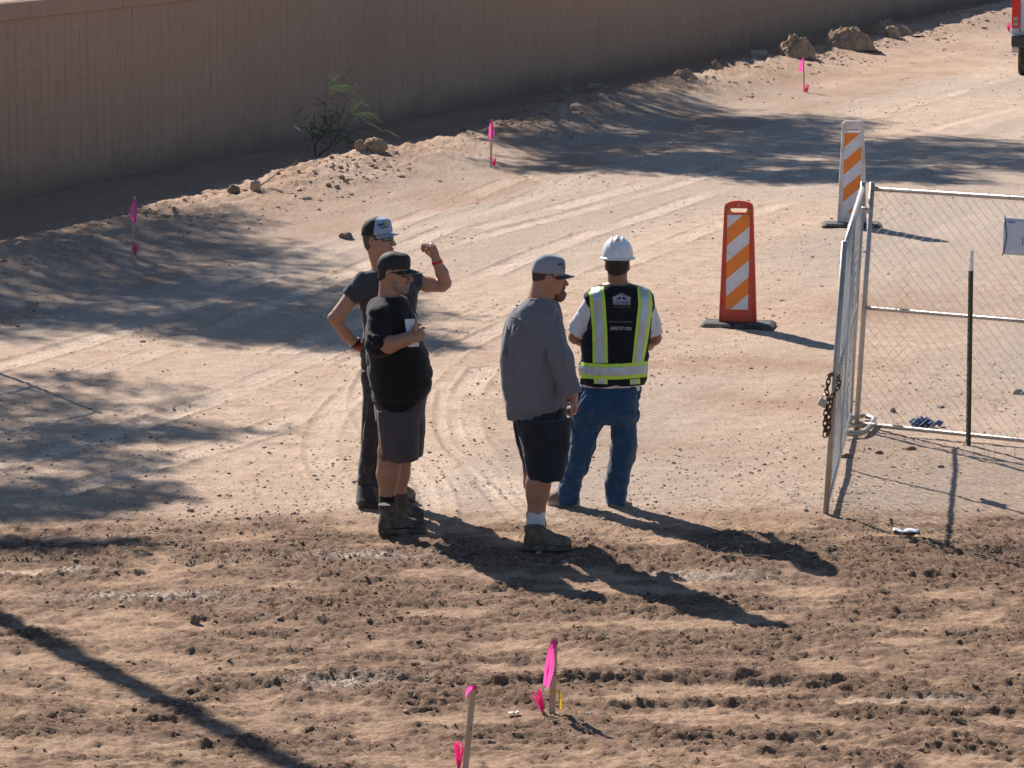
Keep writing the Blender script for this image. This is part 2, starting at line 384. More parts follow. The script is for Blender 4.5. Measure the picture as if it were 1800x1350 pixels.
def spaced(lo, hi, f):
    out = [lo]
    while out[-1] < hi: out.append(out[-1]+f(out[-1]))
    return out
def build_ground():
    ys = spaced(16.9, 95, lambda y: .021*(y/20)**1.85)
    tail = [95]; st = 1.5
    while tail[-1] < 900: tail.append(tail[-1]+st); st *= 1.25
    head = [16.9]; st = .1
    while head[-1] > -60: head.append(head[-1]-st); st *= 1.35
    ys = np.array(sorted(set([round(v, 4) for v in head[1:]+ys+tail[1:]])))
    xp = spaced(0, 12.5, lambda x: .0165+max(0, x-2.6)*.006)
    st = .15
    while xp[-1] < 500: xp.append(xp[-1]+st); st *= 1.35
    xn = spaced(0, 9.5, lambda x: .0165+max(0, x-3.0)*.008); st = .15
    while xn[-1] < 500: xn.append(xn[-1]+st); st *= 1.35
    xs = np.array(sorted([-v for v in xn[1:]]+xp))
    X, Y = np.meshgrid(xs.astype(np.float32), ys.astype(np.float32))
    sh = X.shape
    out = [np.zeros(sh, np.float32) for _ in range(7)]
    for r0 in range(0, sh[0], 120):
        res = terrain(X[r0:r0+120], Y[r0:r0+120])
        for k in range(7): out[k][r0:r0+120] = res[k]
    z, m, g, t, shn, mo, zn = out
    far = np.clip((np.hypot(X, Y)-95)/40, 0, 1); z = z*(1-far)
    V = np.stack([X.ravel(), Y.ravel(), z.ravel()], 1)
    R, C = sh; idx = np.arange(R*C).reshape(R, C)
    F = np.stack([idx[:-1, :-1], idx[:-1, 1:], idx[1:, 1:], idx[1:, :-1]], -1).reshape(-1, 4)
    print('ground quads', len(F))
    # ---- material
    mat, n, b = nmat('desert_dirt'); v = ocoord(n)
    at = n.nodes.new('ShaderNodeAttribute'); at.attribute_name = 'soil'
    sep = n.nodes.new('ShaderNodeSeparateColor'); n.links.new(at.outputs['Color'], sep.inputs[0])
    at2 = n.nodes.new('ShaderNodeAttribute'); at2.attribute_name = 'soil2'
    sep2 = n.nodes.new('ShaderNodeSeparateColor'); n.links.new(at2.outputs['Color'], sep2.inputs[0])
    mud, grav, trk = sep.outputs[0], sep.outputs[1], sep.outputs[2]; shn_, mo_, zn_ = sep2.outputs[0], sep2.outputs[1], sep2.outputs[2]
    big = tnoise(n, v, .8, 6, .6); mid = tnoise(n, v, 5, 8, .65); fin = tnoise(n, v, 38, 8, .7); vfin = tnoise(n, v, 140, 5, .7)
    c = mixc(n, ramp(n, mid, [(.3, 0.), (.68, 1.)]), (.45, .295, .195), (.70, .52, .385))
    c = mixc(n, mth(n, 'MULTIPLY', ramp(n, big, [(.35, 0.), (.7, 1.)]), .55), c, (.52, .36, .25))
    c = mixc(n, mth(n, 'MULTIPLY', grav, .62), c, mixc(n, fin, (.31, .25, .205), (.52, .435, .365)))
    c = mixc(n, mth(n, 'MULTIPLY', trk, .72), c, (.74, .575, .44))
    # damp film
    c = mixc(n, mth(n, 'MULTIPLY', mo_, .8, clamp=True), c, (.38, .225, .14))
    c = mixc(n, mth(n, 'MULTIPLY', zn_, .82), c, mixc(n, ramp(n, mid, [(.3, 0.), (.7, 1.)]), (.37, .215, .122), (.54, .345, .212)))
    mm = mth(n, 'ADD', mud, mth(n, 'MULTIPLY', mth(n, 'SUBTRACT', fin, .5), 1.1), clamp=True)
    c = mixc(n, ramp(n, mm, [(.14, 0.), (.45, .62), (.85, 1.)]), c, mixc(n, ramp(n, fin, [(.3, 0.), (.7, 1.)]), (.115, .064, .040), (.33, .198, .118)))
    # stones and dark crumbs pressed into the surface
    vo = n.nodes.new('ShaderNodeTexVoronoi'); vo.inputs['Scale'].default_value = 26; vo.inputs['Randomness'].default_value = 1; n.links.new(v, vo.inputs['Vector'])
    sp = ramp(n, vo.outputs['Distance'], [(.06, 1.), (.15, 0.)])
    pick = n.nodes.new('ShaderNodeSeparateColor'); n.links.new(vo.outputs['Color'], pick.inputs[0])
    sp = mth(n, 'MULTIPLY', sp, mth(n, 'GREATER_THAN', pick.outputs[0], .72))
    c = mixc(n, mth(n, 'MULTIPLY', sp, .7), c, mixc(n, pick.outputs[1], (.13, .09, .07), (.4, .34, .29)))
    c = mixc(n, 1.0, c, ramp(n, vfin, [(.26, .52), (.5, 1.), (.74, 1.34)]), 'MULTIPLY')
    c = mixc(n, 1.0, c, ramp(n, fin, [(.30, .62), (.5, 1.), (.70, 1.25)]), 'MULTIPLY')
    gr2 = tnoise(n, v, 75, 3, .8); c = mixc(n, mth(n, 'MULTIPLY', ramp(n, gr2, [(.60, 0.), (.70, 1.)]), .55), c, (.17, .125, .10))
    n.links.new(mixc(n, mth(n, 'MULTIPLY', shn_, ramp(n, vfin, [(.45, 0.), (.64, .34)])), c, (.62, .54, .48)), b.inputs['Base Color'])  # glints on the wet mud painted in as pale speckles
    sh_ = mth(n, 'MULTIPLY', shn_, ramp(n, fin, [(.40, 0.), (.56, 1.)])); dry = mixc(n, sh_, (.93, .93, .93), (.36, .36, .36))
    n.links.new(dry, b.inputs['Roughness']); b.inputs['Specular IOR Level'].default_value = .4
    hh = mth(n, 'ADD', mth(n, 'MULTIPLY', fin, .8), mth(n, 'MULTIPLY', vfin, .35)); hh = mth(n, 'ADD', hh, mth(n, 'MULTIPLY', sp, .5))
    bump(n, b, hh, .9, .022)
    me = mesh_np('ground', V, F, mat)
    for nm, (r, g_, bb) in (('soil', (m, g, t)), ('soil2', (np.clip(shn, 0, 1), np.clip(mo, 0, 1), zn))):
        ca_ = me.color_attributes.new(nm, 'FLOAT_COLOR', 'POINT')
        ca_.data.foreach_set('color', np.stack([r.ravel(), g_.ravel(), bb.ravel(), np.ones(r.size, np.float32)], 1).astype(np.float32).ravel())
    o = link('ground', me); tag(o, 'tan dirt ground with tyre tracks, a low berm by the wall and churned mud in front', kind='structure')
    return o
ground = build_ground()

# ------------------------------------------------------------------ clods, pebbles, straw
def ico():
    t = (1+5**.5)/2
    V = np.array([(-1, t, 0), (1, t, 0), (-1, -t, 0), (1, -t, 0), (0, -1, t), (0, 1, t), (0, -1, -t), (0, 1, -t), (t, 0, -1), (t, 0, 1), (-t, 0, -1), (-t, 0, 1)], np.float32)
    V /= np.linalg.norm(V[0])
    F = np.array([(0, 11, 5), (0, 5, 1), (0, 1, 7), (0, 7, 10), (0, 10, 11), (1, 5, 9), (5, 11, 4), (11, 10, 2), (10, 7, 6), (7, 1, 8), (3, 9, 4), (3, 4, 2), (3, 2, 6), (3, 6, 8), (3, 8, 9), (4, 9, 5), (2, 4, 11), (6, 2, 10), (8, 6, 7), (9, 8, 1)], np.int32)
    return V, F
def scatter(name, X, Y, size, mat, label, flat=.7, sink=.25):
    n = len(X); z = np.concatenate([terrain(X[i:i+20000], Y[i:i+20000])[0] for i in range(0, n, 20000)])
    V0, F0 = ico(); rng = np.random.default_rng(5)
    J = V0[None]*(1+rng.uniform(-.38, .38, (n, 12, 1)))
    sc_ = np.stack([rng.uniform(.7, 1.35, n), rng.uniform(.7, 1.35, n), rng.uniform(.5, 1, n)*flat], 1)*size[:, None]
    J = J*sc_[:, None, :]; th = rng.uniform(0, 6.28, n); c, s = np.cos(th)[:, None], np.sin(th)[:, None]
    x = J[:, :, 0]*c-J[:, :, 1]*s+X[:, None]; y = J[:, :, 0]*s+J[:, :, 1]*c+Y[:, None]
    zz = J[:, :, 2]+(z+size*flat*(.75-sink*2))[:, None]
    V = np.stack([x, y, zz], -1).reshape(-1, 3); F = (F0[None]+(np.arange(n)*12)[:, None, None]).reshape(-1, 3)
    me = mesh_np(name, V, F, mat, smooth=False)
    return tag(link(name, me), label, kind='stuff')
rng = np.random.default_rng(3)
N = 60000; X = rng.uniform(-4.6, 6, N); Y = rng.uniform(17, 25.5, N)
tm = terrain(X, Y, False); keep = rng.uniform(0, 1, N) < np.clip(tm[1]-.10, 0, 1)**1.25*1.0
X, Y = X[keep], Y[keep]
sz = np.clip(rng.lognormal(-5.5, .55, len(X)), .0025, .022)
m_clod, n_, b_ = nmat('damp_clod')
v_ = ocoord(n_); c_ = mixc(n_, tnoise(n_, v_, 9, 5, .6), (.16, .105, .07), (.44, .31, .21)); n_.links.new(c_, b_.inputs['Base Color']); b_.inputs['Roughness'].default_value = .9
b_.inputs['Specular IOR Level'].default_value = .2; bump(n_, b_, tnoise(n_, v_, 60, 5, .7), .6, .01)
scatter('dirt_clods', X, Y, sz, m_clod, 'crumbled damp brown clods along the ruts in the mud')
print('clods', len(X))
N = 34000; t_ = rng.uniform(0, 1, N); Y = 22.5+55*t_**1.6; X = rng.uniform(-1, 1, N)*(Y*.15+.6)
cl = fbm2(X*.9, Y*.5, 3, 201)+fbm2(wall_sd(X, Y)*1.2, wall_al(X, Y)*.1, 3, 202)*.8
keep = (rng.uniform(0, 1, N) < np.clip(.35+cl*1.3, .04, 1)) & (wall_sd(X, Y) > .5)
X, Y = X[keep], Y[keep]
sz = np.clip(rng.lognormal(-5.05, .42, len(X)), .004, .024)
m_peb, n_, b_ = nmat('pebble'); v_ = ocoord(n_)
c_ = mixc(n_, ramp(n_, tnoise(n_, v_, 3.5, 6, .8), [(.4, 0.), (.6, 1.)]), (.15, .11, .085), (.46, .38, .31)); n_.links.new(c_, b_.inputs['Base Color']); b_.inputs['Roughness'].default_value = .85
scatter('pebbles', X, Y, sz, m_peb, 'small loose stones sprinkled over the dirt road', flat=.75)
print('pebbles', len(X))
# crumbs of dug soil along the berm
N = 16000; Yb = rng.uniform(38, 82, N); ab = rng.uniform(-12, 45, N); sb = s_crest(ab)+rng.normal(.15, .55, N); Xb = WA.x+WDIR.x*ab+WNRM.x*sb; Yb = WA.y+WDIR.y*ab+WNRM.y*sb
kp = (rng.uniform(0, 1, N) < np.clip(.10+.9*fbm2(ab*1.1, sb*1.5, 3, 301), 0, .6)) & (sb > .4); m_soil, n_, b_ = nmat('dug_soil_crumb'); v_ = ocoord(n_)
n_.links.new(mixc(n_, tnoise(n_, v_, 5, 5, .7), (.27, .18, .12), (.55, .39, .28)), b_.inputs['Base Color']); b_.inputs['Roughness'].default_value = .95
scatter('berm_crumbs', Xb[kp], Yb[kp], np.clip(rng.lognormal(-4.1, .5, int(kp.sum())), .006, .06), m_soil, 'crumbled tan soil lumps along the top of the berm')
# straw and twigs
mb = MB(); rs = random.Random(4)
for i in range(520):
    if i < 330: px, py = rs.gauss(1480, 230), rs.gauss(955, 35)
    elif i < 420: px, py = rs.gauss(1330, 70), rs.gauss(885, 14)
    else: px, py = rs.uniform(200, 1750), rs.uniform(880, 1330)
    p = G(px, py); p.z = gz(p.x, p.y)+.006; a = rs.uniform(0, 3.14); l = rs.uniform(.02, .085); up = rs.uniform(-.01, .03)
    d = Vector((math.cos(a), math.sin(a), 0))*l
    mb.tube([p-d, p+Vector((0, 0, .004)), p+d+Vector((0, 0, up))], rs.uniform(.0009, .002), 3, caps=False)
tag(mb.build('straw', simple('dry_straw', (.5, .4, .25), .8)), 'pale dry straw and twig bits strewn over the mud by the gate', kind='stuff')
# ------------------------------------------------------------------ block wall
def wall():
    m_block, n, b = nmat('painted_block'); v = ocoord(n)
    oi = n.nodes.new('ShaderNodeObjectInfo')
    geo = n.nodes.new('ShaderNodeNewGeometry')
    wv = geo.outputs['Position']
    bigv = tnoise(n, wv, .5, 6, .65); f = tnoise(n, wv, 7, 6, .65, (2.5, 2.5, .2)); g = tnoise(n, wv, 90, 4, .7)
    c = mixc(n, bigv, (.42, .27, .19), (.51, .35, .255))
    c = mixc(n, mth(n, 'MULTIPLY', ramp(n, f, [(.38, 0.), (.75, 1.)]), .55), c, (.36, .235, .17))
    c = mixc(n, mth(n, 'MULTIPLY', oi.outputs['Random'], .05), c, (.55, .40, .31))
    sx_ = n.nodes.new('ShaderNodeSeparateXYZ'); n.links.new(wv, sx_.inputs[0])
    spl = mth(n, 'SUBTRACT', mth(n, 'MULTIPLY', tnoise(n, wv, 1.6, 7, .75), 1.5), mth(n, 'MULTIPLY', sx_.outputs[2], 1.25), clamp=True)
    c = mixc(n, ramp(n, spl, [(.25, 0.), (.75, .75)]), c, (.30, .205, .15))
    drip = ramp(n, tnoise(n, wv, 3.2, 5, .7, (3, 3, .12)), [(.50, 0.), (.75, .55)]); c = mixc(n, drip, c, (.36, .235, .16))
    n.links.new(c, b.inputs['Base Color']); b.inputs['Roughness'].default_value = .92; b.inputs['Specular IOR Level'].default_value = .15
    bump(n, b, g, .5, .006)
    m_joint = simple('mortar_joint', (.40, .27, .21), .95, var=.2, scale=20)
    L0, L1 = -16.0, 62.0
    CH, BL, T = .2032, .4064, .2
    ztop = AT(0, 7, 0) if False else None
    # top of the wall where the frame's left edge meets it
    lo, hi = 25.0, 90.0
    for _ in range(40):
        mid = (lo+hi)/2; p = AT(0, 7, mid)
        if wall_sd(p.x, p.y) > 0: lo = mid
        else: hi = mid
    ZT = AT(0, 7, lo).z; ZC = ZT-.205               # top of the cap, underside of the cap
    print('wall top', ZT, 'depth', lo)
    Z0 = ZC-12*CH
    rz = math.atan2(WDIR.y, WDIR.x)
    root = empty('block_wall', (WA.x, WA.y, Z0), rz, 'long tan painted concrete block wall with a plain cap, behind the dirt berm', 'wall')
    # local: x along the wall, y away from the road (left normal), face at y = 0
    mb = MB(); mb.box(((L0+L1)/2, .0096+T/2, 6*CH-.2), (L1-L0, T, 12*CH+.4)); core = mb.build('mortar_core', m_joint, root)
    nblk = 0; rs = random.Random(9)
    def unit(m_, x, y, z, scored=True):
        m_.box((x, y+.004, z), (BL-.003, .032, CH-.003))
        if not scored: m_.box((x, y-.0126, z), (BL-.007, .0045, CH-.0065)); return m_
        for q in (-1, 1): m_.box((x+q*BL/4, y-.0128+q*.0004, z), (BL/2-.0052, .0042, CH-.0060))
        return m_
    base = unit(MB(), 0, 0, 0).build('block', m_block, root)
    plain = unit(MB(), 0, 0, 0, False).build('block', m_block, root); firstp = True
    first = True
    far = MB()
    lo_al = -1.2
    cand = []
    for r in range(12):
        off = 0 if r % 2 else BL/2
        k = 0; x = L0+off+BL/2
        while x < L1:
            cand.append((abs(x+0.0) if x > lo_al else 1000-x, x, r)); x += BL
    cand.sort()
    for i, (_, x, r) in enumerate(cand):
        y = .02+rs.uniform(-.0012, .0012); z = (r+.5)*CH
        if i < 300:
            sc_b = rs.random() < .62
            if sc_b: o = base if first else base.copy(); new = not first; first = False
            else: o = plain if firstp else plain.copy(); new = not firstp; firstp = False
            if new: COL.objects.link(o)
            o.location = (x, y, z); o.rotation_euler = (rs.uniform(-.004, .004), 0, rs.uniform(-.004, .004)); o.parent = root
        else: unit(far, x, y, z, rs.random() < .62)
    tag(far.build('blocks', m_block, root), kind='stuff')
    # cap course: long units butted with hairline joints
    x = L0; capm = None
    mb = MB()
    while x < L1:
        mb.box((x+1.2, T/2, 12*CH+.1025), (2.395, T+.05, .205)); x += 2.4
    mb.build('cap', m_block, root, bevel=.012)
    return root, Z0
wall_root, WZ0 = wall()

# ------------------------------------------------------------------ trees beyond the frame that shade the road, tall pole
m_bark = simple('tree_bark', (.16, .12, .09), .95, var=.4, scale=14, bmp=.6, sc=(1, 1, .25))
m_leaf, n, b = nmat('leaf'); v = ocoord(n)
n.links.new(mixc(n, tnoise(n, v, 1.5, 4), (.045, .075, .025), (.10, .13, .045)), b.inputs['Base Color']); b.inputs['Roughness'].default_value = .6
def tree(base, crowns, name, label, leaves, ls, seed=1, trunk=.16):
    rs = random.Random(seed); root = empty(name, base, 0, label, 'tree')
    mb = MB(); B = Vector((0, 0, -.2)); cs = [Vector(c[0])-Vector(base) for c in crowns]
    mean = sum(cs, Vector())/len(cs); fork = Vector((mean.x*.35, mean.y*.35, mean.z*.42))
    mb.tube([B, fork*.5+Vector((.08, .05, 0)), fork], [trunk, trunk*.8, trunk*.62], 10)
    tr = mb.build('trunk', m_bark, root)
    mb = MB()
    for c in cs:
        mid = fork.lerp(c, .5)+Vector((rs.uniform(-.2, .2), rs.uniform(-.2, .2), rs.uniform(-.1, .3)))
        mb.tube([fork, mid, c], [trunk*.45, trunk*.25, trunk*.08], 7)
        for k in range(9):
            d = Vector((rs.gauss(0, 1), rs.gauss(0, 1), rs.gauss(.1, .6))).normalized()*rs.uniform(.7, 1.5)
            st = fork.lerp(c, rs.uniform(.45, 1)); mb.tube([st, st+d*.5+Vector((0, 0, .1)), st+d], [trunk*.1, trunk*.06, .008], 5)
    mb.build('limbs', m_bark, root)
    rg = np.random.default_rng(seed); per = leaves//len(crowns); VV = []
    for (c0, r, dens), c in zip(crowns, cs):
        nl = int(per*dens); ncl = 26
        cl = rg.normal(0, .5, (ncl, 3)); cl /= np.maximum(1, np.linalg.norm(cl, axis=1))[:, None]
        P = cl[rg.integers(0, ncl, nl)]+rg.normal(0, .17, (nl, 3)); P = P*np.array(r)+np.array(c)
        d = rg.normal(0, 1, (nl, 3)); d[:, 2] -= .5; d /= np.linalg.norm(d, axis=1)[:, None]
        e = np.cross(d, rg.normal(0, 1, (nl, 3))); e /= np.linalg.norm(e, axis=1)[:, None]
        L = rg.uniform(.6, 1.3, nl)[:, None]*ls
        VV.append(np.stack([P, P+d*L*.5+e*L*.14, P+d*L, P+d*L*.5-e*L*.14], 1))
    V = np.concatenate(VV); F = np.arange(len(V)*4).reshape(-1, 4)
    link('crown', mesh_np('crown', V.reshape(-1, 3), F, m_leaf, False), root)
    return root
def upsun(px, py, h):
    p = G(px, py); t = h/math.tan(SUN_EL); return Vector((p.x+SUN_DIR.x*t, p.y+SUN_DIR.y*t, h))
def behind(p):
    s = wall_sd(p.x, p.y)+3.2
    return (p.x-WNRM.x*max(s, 0), p.y-WNRM.y*max(s, 0), 0)
A = [(upsun(905, 214, 9.0), (.8, 1.3, .5), .5), (upsun(1010, 175, 9.2), (1.1, 2.2, .7), .9), (upsun(1110, 180, 9.5), (1.4, 2.4, .8), 1.0), (upsun(1090, 292, 9.0), (1.5, .9, .6), 1.0), (upsun(1000, 262, 9.0), (1.2, 1.4, .6), .9), (upsun(1060, 240, 9.0), (1.7, 1.9, .9), 1.0), (upsun(1230, 225, 9.9), (1.8, 2.0, .9), 1.25), (upsun(1400, 270, 9.3), (1.7, 1.6, .9), 1.35), (upsun(1580, 262, 10.2), (1.9, 1.6, .9), 1.15),
     (upsun(1760, 285, 9.6), (1.9, 1.9, .8), 1.0), (upsun(1950, 280, 9.6), (2, 1.9, .8), 1.0), (upsun(1160, 285, 8.1), (1.5, 1.1, .6), 1.0), (upsun(1330, 215, 10.4), (1.6, 1.6, .7), .9), (upsun(960, 190, 9.0), (.9, 1.7, .6), .8), (upsun(1500, 310, 8.7), (1.6, .9, .5), 1.1)]
tree(behind(A[8][0]), A, 'shade_tree', 'wide leafy tree behind the wall whose shadow crosses the far stretch of road', 46000, .23, 3, .22)
Bc = [(upsun(130, 530, 9.2), (1.4, 1.2, .7), .8), (upsun(390, 575, 9.0), (1.3, .8, .6), .9), (upsun(540, 590, 8.6), (1.0, .7, .5), .8), (upsun(60, 470, 9.0), (1.6, 1.9, .9), .75), (upsun(200, 450, 9.9), (1.5, 2.0, .9), .8), (upsun(330, 500, 9.3), (1.4, 1.7, .9), .95), (upsun(470, 520, 9.0), (1.3, 1.3, .8), 1.0), (upsun(590, 560, 8.3), (1.1, 1.0, .6), .85),
      (upsun(250, 405, 10.4), (1.2, 1.6, .8), .65), (upsun(700, 600, 7.5), (.7, .6, .4), .35), (upsun(400, 440, 10.2), (1.1, 1.2, .8), .7), (upsun(20, 560, 8.7), (1, 1, .6), .6), (upsun(-120, 470, 9.0), (1.5, 1.9, .9), .8)]
tree(behind(Bc[5][0]), Bc, 'shade_tree', 'thin crowned tree behind the wall that dapples the road on the left', 30000, .20, 5, .2)
Cc = [(upsun(90, 690, 7.8), (1.0, .75, .5), .8), (upsun(260, 755, 7.2), (.9, .35, .3), .75), (upsun(60, 800, 7.5), (1.1, .6, .5), 1.0), (upsun(150, 870, 7.0), (.8, .35, .3), .8), (upsun(-60, 750, 7.8), (1.1, 1.3, .6), 1.0), (upsun(30, 890, 7.1), (.6, .5, .4), .9), (upsun(90, 965, 6.8), (.8, .16, .2), .55)]
tree((Cc[4][0].x-1.3, Cc[4][0].y+.3, 0), Cc, 'shade_tree', 'small feathery tree outside the left edge whose branch shadows reach the road', 11000, .16, 8, .12)
# tall pole: its shadow crosses the lower left corner
pp = (G(0, 1088)+G(560, 1362))/2
pb = G(0, 1112)+Vector((SUN_DIR.x, SUN_DIR.y, 0))*5.6
r_ = empty('utility_pole', (pb.x, pb.y, -.1), 0, 'tall round timber pole just outside the left edge, casting the long straight shadow', 'pole')
MB().tube([(0, 0, 0), (.36, 0, 11.5)], [.100, .080], 16).build('shaft', simple('pole_timber', (.2, .15, .11), .9, var=.3, sc=(6, 6, .4), bmp=.4), r_)
MB().box((.34, 0, 10.8), (2.2, .1, .12)).build('crossarm', simple('crossarm_timber', (.22, .17, .12), .9, var=.3), r_)

# ------------------------------------------------------------------ chain-link fence and gate
m_galv = simple('galvanised_tube', (.47, .44, .41), .42, .4, .18, 40, bmp=.1, dirt=(.30, .25, .2), dscale=9)
m_wire = simple('galvanised_wire', (.56, .55, .54), .45, .4, .2, 60)
def lattice(P, W, H, pitch=.081, r=.00135, corners=None):
    """woven wire between x=0..W, z=0..H; P(x,z,w) gives the place, w = offset across the fabric"""
    mb = MB(); step = pitch
    def clipd(c, sgn):
        pts = []
        if sgn > 0: x0 = max(0, c); x1 = min(W, c+H); z0 = x0-c; z1 = x1-c
        else: x0 = max(0, c-H); x1 = min(W, c); z0 = c-x0; z1 = c-x1
        return (x0, z0, x1, z1)
    for sgn in (1, -1):
        c = (-H if sgn > 0 else 0)+step*.5
        while c < (W if sgn > 0 else W+H):
            x0, z0, x1, z1 = clipd(c, sgn)
            if x1-x0 > .02:
                nseg = max(2, int((x1-x0)/(.5))); pts = []
                for k in range(nseg+1):
                    t = k/nseg; pts.append(P(x0+(x1-x0)*t, z0+(z1-z0)*t, sgn*.0016+.006*math.sin(c*40+k*2.1)))
                mb.tube(pts, r, 3, caps=False)
            c += step
    return mb
def fence_panel(root, C, mid_t=.5, verticals=(), brace=False, wire_r=.00135, rt=.0195):
    """C = bottom start, bottom end, top start, top end (local vectors)"""
    b0, b1, t0, t1 = [Vector(c) for c in C]
    W = (b1-b0).length; H = (t0-b0).length; nrm = (b1-b0).cross(t0-b0).normalized()
    def P(x, z, wv=0):
        a = b0.lerp(b1, x/W); t = t0.lerp(t1, x/W); return a.lerp(t, z/H)+nrm*wv
    up = (t0-b0).normalized()
    for x in (0, W): MB().tube([P(x, -.02), P(x, H+.03)], rt, 12).build('post', m_galv, root)
    MB().tube([P(.02, H-.02), P(W-.02, H-.02)], rt*.85, 12).build('top_rail', m_galv, root)
    MB().tube([P(.02, .055), P(W-.02, .055)], rt*.85, 12).build('bottom_rail', m_galv, root)
    MB().tube([P(.02, H*mid_t), P(W-.02, H*mid_t)], rt*.75, 12).build('mid_rail', m_galv, root)
    for x in verticals: MB().tube([P(W*x, .06), P(W*x, H-.02)], rt*.75, 12).build('upright', m_galv, root)
    tag(lattice(lambda x, z, wv: P(x, z+.05, wv), W, H-.09, r=wire_r).build('chain_link_mesh', m_wire, root))
    mb = MB()                                         # tie wires
    k = .15
    while k < W:
        for z in (H-.02, .06, H*mid_t):
            c = P(k, z); mb.tube([c+up*(.024*math.cos(a))+nrm*(.024*math.sin(a)) for a in np.linspace(0, 6.28, 9)], .0022, 4, caps=False)
        k += .16
    tag(mb.build('tie_wires', m_wire, root), kind='stuff')
    return P, W, H
hb = GG(1505, 757); hY = hb.y
# front run: hinge post to beyond the right edge
e1 = GG(1800, 786); d_ = Vector((e1.x-hb.x, e1.y-hb.y, 0)).normalized(); b1 = hb+d_*3.05
lean = Vector((AT(1533, 327, hY).x-hb.x, 0, AT(1533, 327, hY).z-hb.z))
fr = empty('fence_panel', hb, 0, 'bare chain-link fence panel running right from the gate, with a pale notice on it', 'fence')
PF, WF, HF = fence_panel(fr, [(0, 0, 0), (b1-hb), lean, (b1-hb)+lean], .505, wire_r=.0014)
# the bent tube foot the corner stands in
ft = [GG(1484, 751), GG(1500, 742), GG(1520, 739), GG(1537, 744), GG(1530, 757), GG(1519, 768), GG(1500, 771), GG(1470, 770), GG(1462, 762)]
q = [p-hb+Vector((0, 0, .035)) for p in ft]
MB().tube(q, .019, 10).build('foot', m_galv, fr)
MB().tube([GG(1484, 755)-hb+Vector((0, 0, .03)), GG(1526, 757)-hb+Vector((0, 0, .03))], .012, 8).build('foot_bar', m_galv, fr)
# the gate, seen almost edge on
g0 = GG(1493, 743); g1 = GG(1452, 903)
t0 = AT(1517, 326, g0.y); t1 = AT(1484, 432, g1.y)
gt = empty('chain_link_gate', g0, 0, 'chain-link gate leaf swung towards the viewer, chained and seen almost edge on', 'gate')
PG, WG, HG = fence_panel(gt, [(0, 0, .02), g1-g0+Vector((0, 0, .02)), t0-g0, t1-g0], .5, (.5,), wire_r=.0028)
print('gate length', WG, 'height', HG, 'sag top', t1.z, 'fence h', lean.z)
# hinge clamp between gate and fence
MB().tube([AT(1514, 368, hY)-hb, AT(1532, 371, hY)-hb], .022, 10).build('hinge_clamp', m_galv, fr)
# small plate that hangs on the gate (only its shadow falls clear of it)
c = PG(WG*.47, 1.23)+g0
mb = MB(); ux = (g1-g0).normalized(); uz = Vector((lean.x*.3, 0, lean.z)).normalized(); nn = ux.cross(uz).normalized()
tag(mb.box(c+nn*.03, (.22, .006, .20), Matrix((ux, nn, uz)).transposed()).build('plate', simple('grey_plate', (.35, .35, .36), .5)), 'small thin plate wired to the middle of the open gate, seen edge on', 'plate')
# second fence, outside the left edge: only its corner shadow shows
tip = G(186, 720); hgt = 1.85; t_ = hgt/math.tan(SUN_EL); fb = Vector((tip.x+SUN_DIR.x*t_, tip.y+SUN_DIR.y*t_, 0)); fb.x -= .06
rl = G(-60, 775)-tip; rl.z = 0; rl.normalize()
f2 = empty('fence_panel', fb, 0, 'chain-link fence panel just outside the left edge, casting the crossed line shadows', 'fence')
fence_panel(f2, [(0, 0, .02), rl*3+Vector((0, 0, .02)), (0, 0, hgt), rl*3+Vector((0, 0, hgt))], .5, wire_r=.0012)

# chain and padlock on the free end of the gate
m_rust = simple('rusty_chain', (.085, .05, .038), .7, .5, .4, 60, bmp=.5, dirt=(.2, .09, .05))
YC = g1.y-.045
def strand(px): return [AT(a, b, YC+dy) for a, b, dy in px]
S1 = strand([(1458, 662, -.02), (1455, 676, -.03), (1453, 688, -.03), (1456, 700, -.03), (1454, 714, -.03), (1451, 728, -.03), (1450, 745, -.03), (1450, 760, -.03), (1450, 771, -.03)])
S2 = strand([(1460, 659, .03), (1467, 654, .06), (1472, 660, .05), (1475, 668, .02), (1474, 678, -.01), (1468, 687, -.03), (1463, 697, -.035), (1461, 708, -.03), (1458, 720, -.03), (1457, 735, -.03), (1457, 750, -.03), (1455, 768, -.03)])
ch = empty('padlock_chain', S1[0], 0, 'rusty steel chain looped round the free end of the gate', 'chain')
mb = MB(); pts = []
for k in range(20):
    a = 2*math.pi*k/20; x = math.cos(a)*.0125; z = math.sin(a)*.0125+(.011 if math.sin(a) >= 0 else -.011); pts.append((x, 0, z))
mb.tube(pts, .0048, 6, closed=True); proto = None
for S in (S1, S2):
    L = [0]
    for a, b in zip(S[:-1], S[1:]): L.append(L[-1]+(b-a).length)
    s = 0; k = 0
    while s < L[-1]:
        i = max(j for j in range(len(L)) if L[j] <= s+1e-9); i = min(i, len(S)-2); t = (s-L[i])/(L[i+1]-L[i])
        p = S[i].lerp(S[i+1], t)-S1[0]; d = (S[i+1]-S[i]).normalized()
        q = d.to_track_quat('Z', 'Y'); rot = (q.to_matrix() @ Matrix.Rotation(math.pi/2*(k % 2)+.5, 3, 'Z')).to_euler()
        if proto is None: proto = mb.build('link', m_rust, ch); o = proto
        else: o = proto.copy(); COL.objects.link(o); o.parent = ch
        o.location = p; o.rotation_euler = rot; s += .0345; k += 1
c = AT(1446, 708, YC-.03)
pk = empty('padlock', c, 0, 'grey padlock hanging on the rusty chain of the gate', 'padlock')
R = Matrix.Rotation(.5, 3, 'Y')
MB().box((0, 0, 0), (.055, .026, .05), R).build('lock_body', simple('padlock_steel', (.42, .42, .38), .45, .5, .2, 40), pk, bevel=.004)
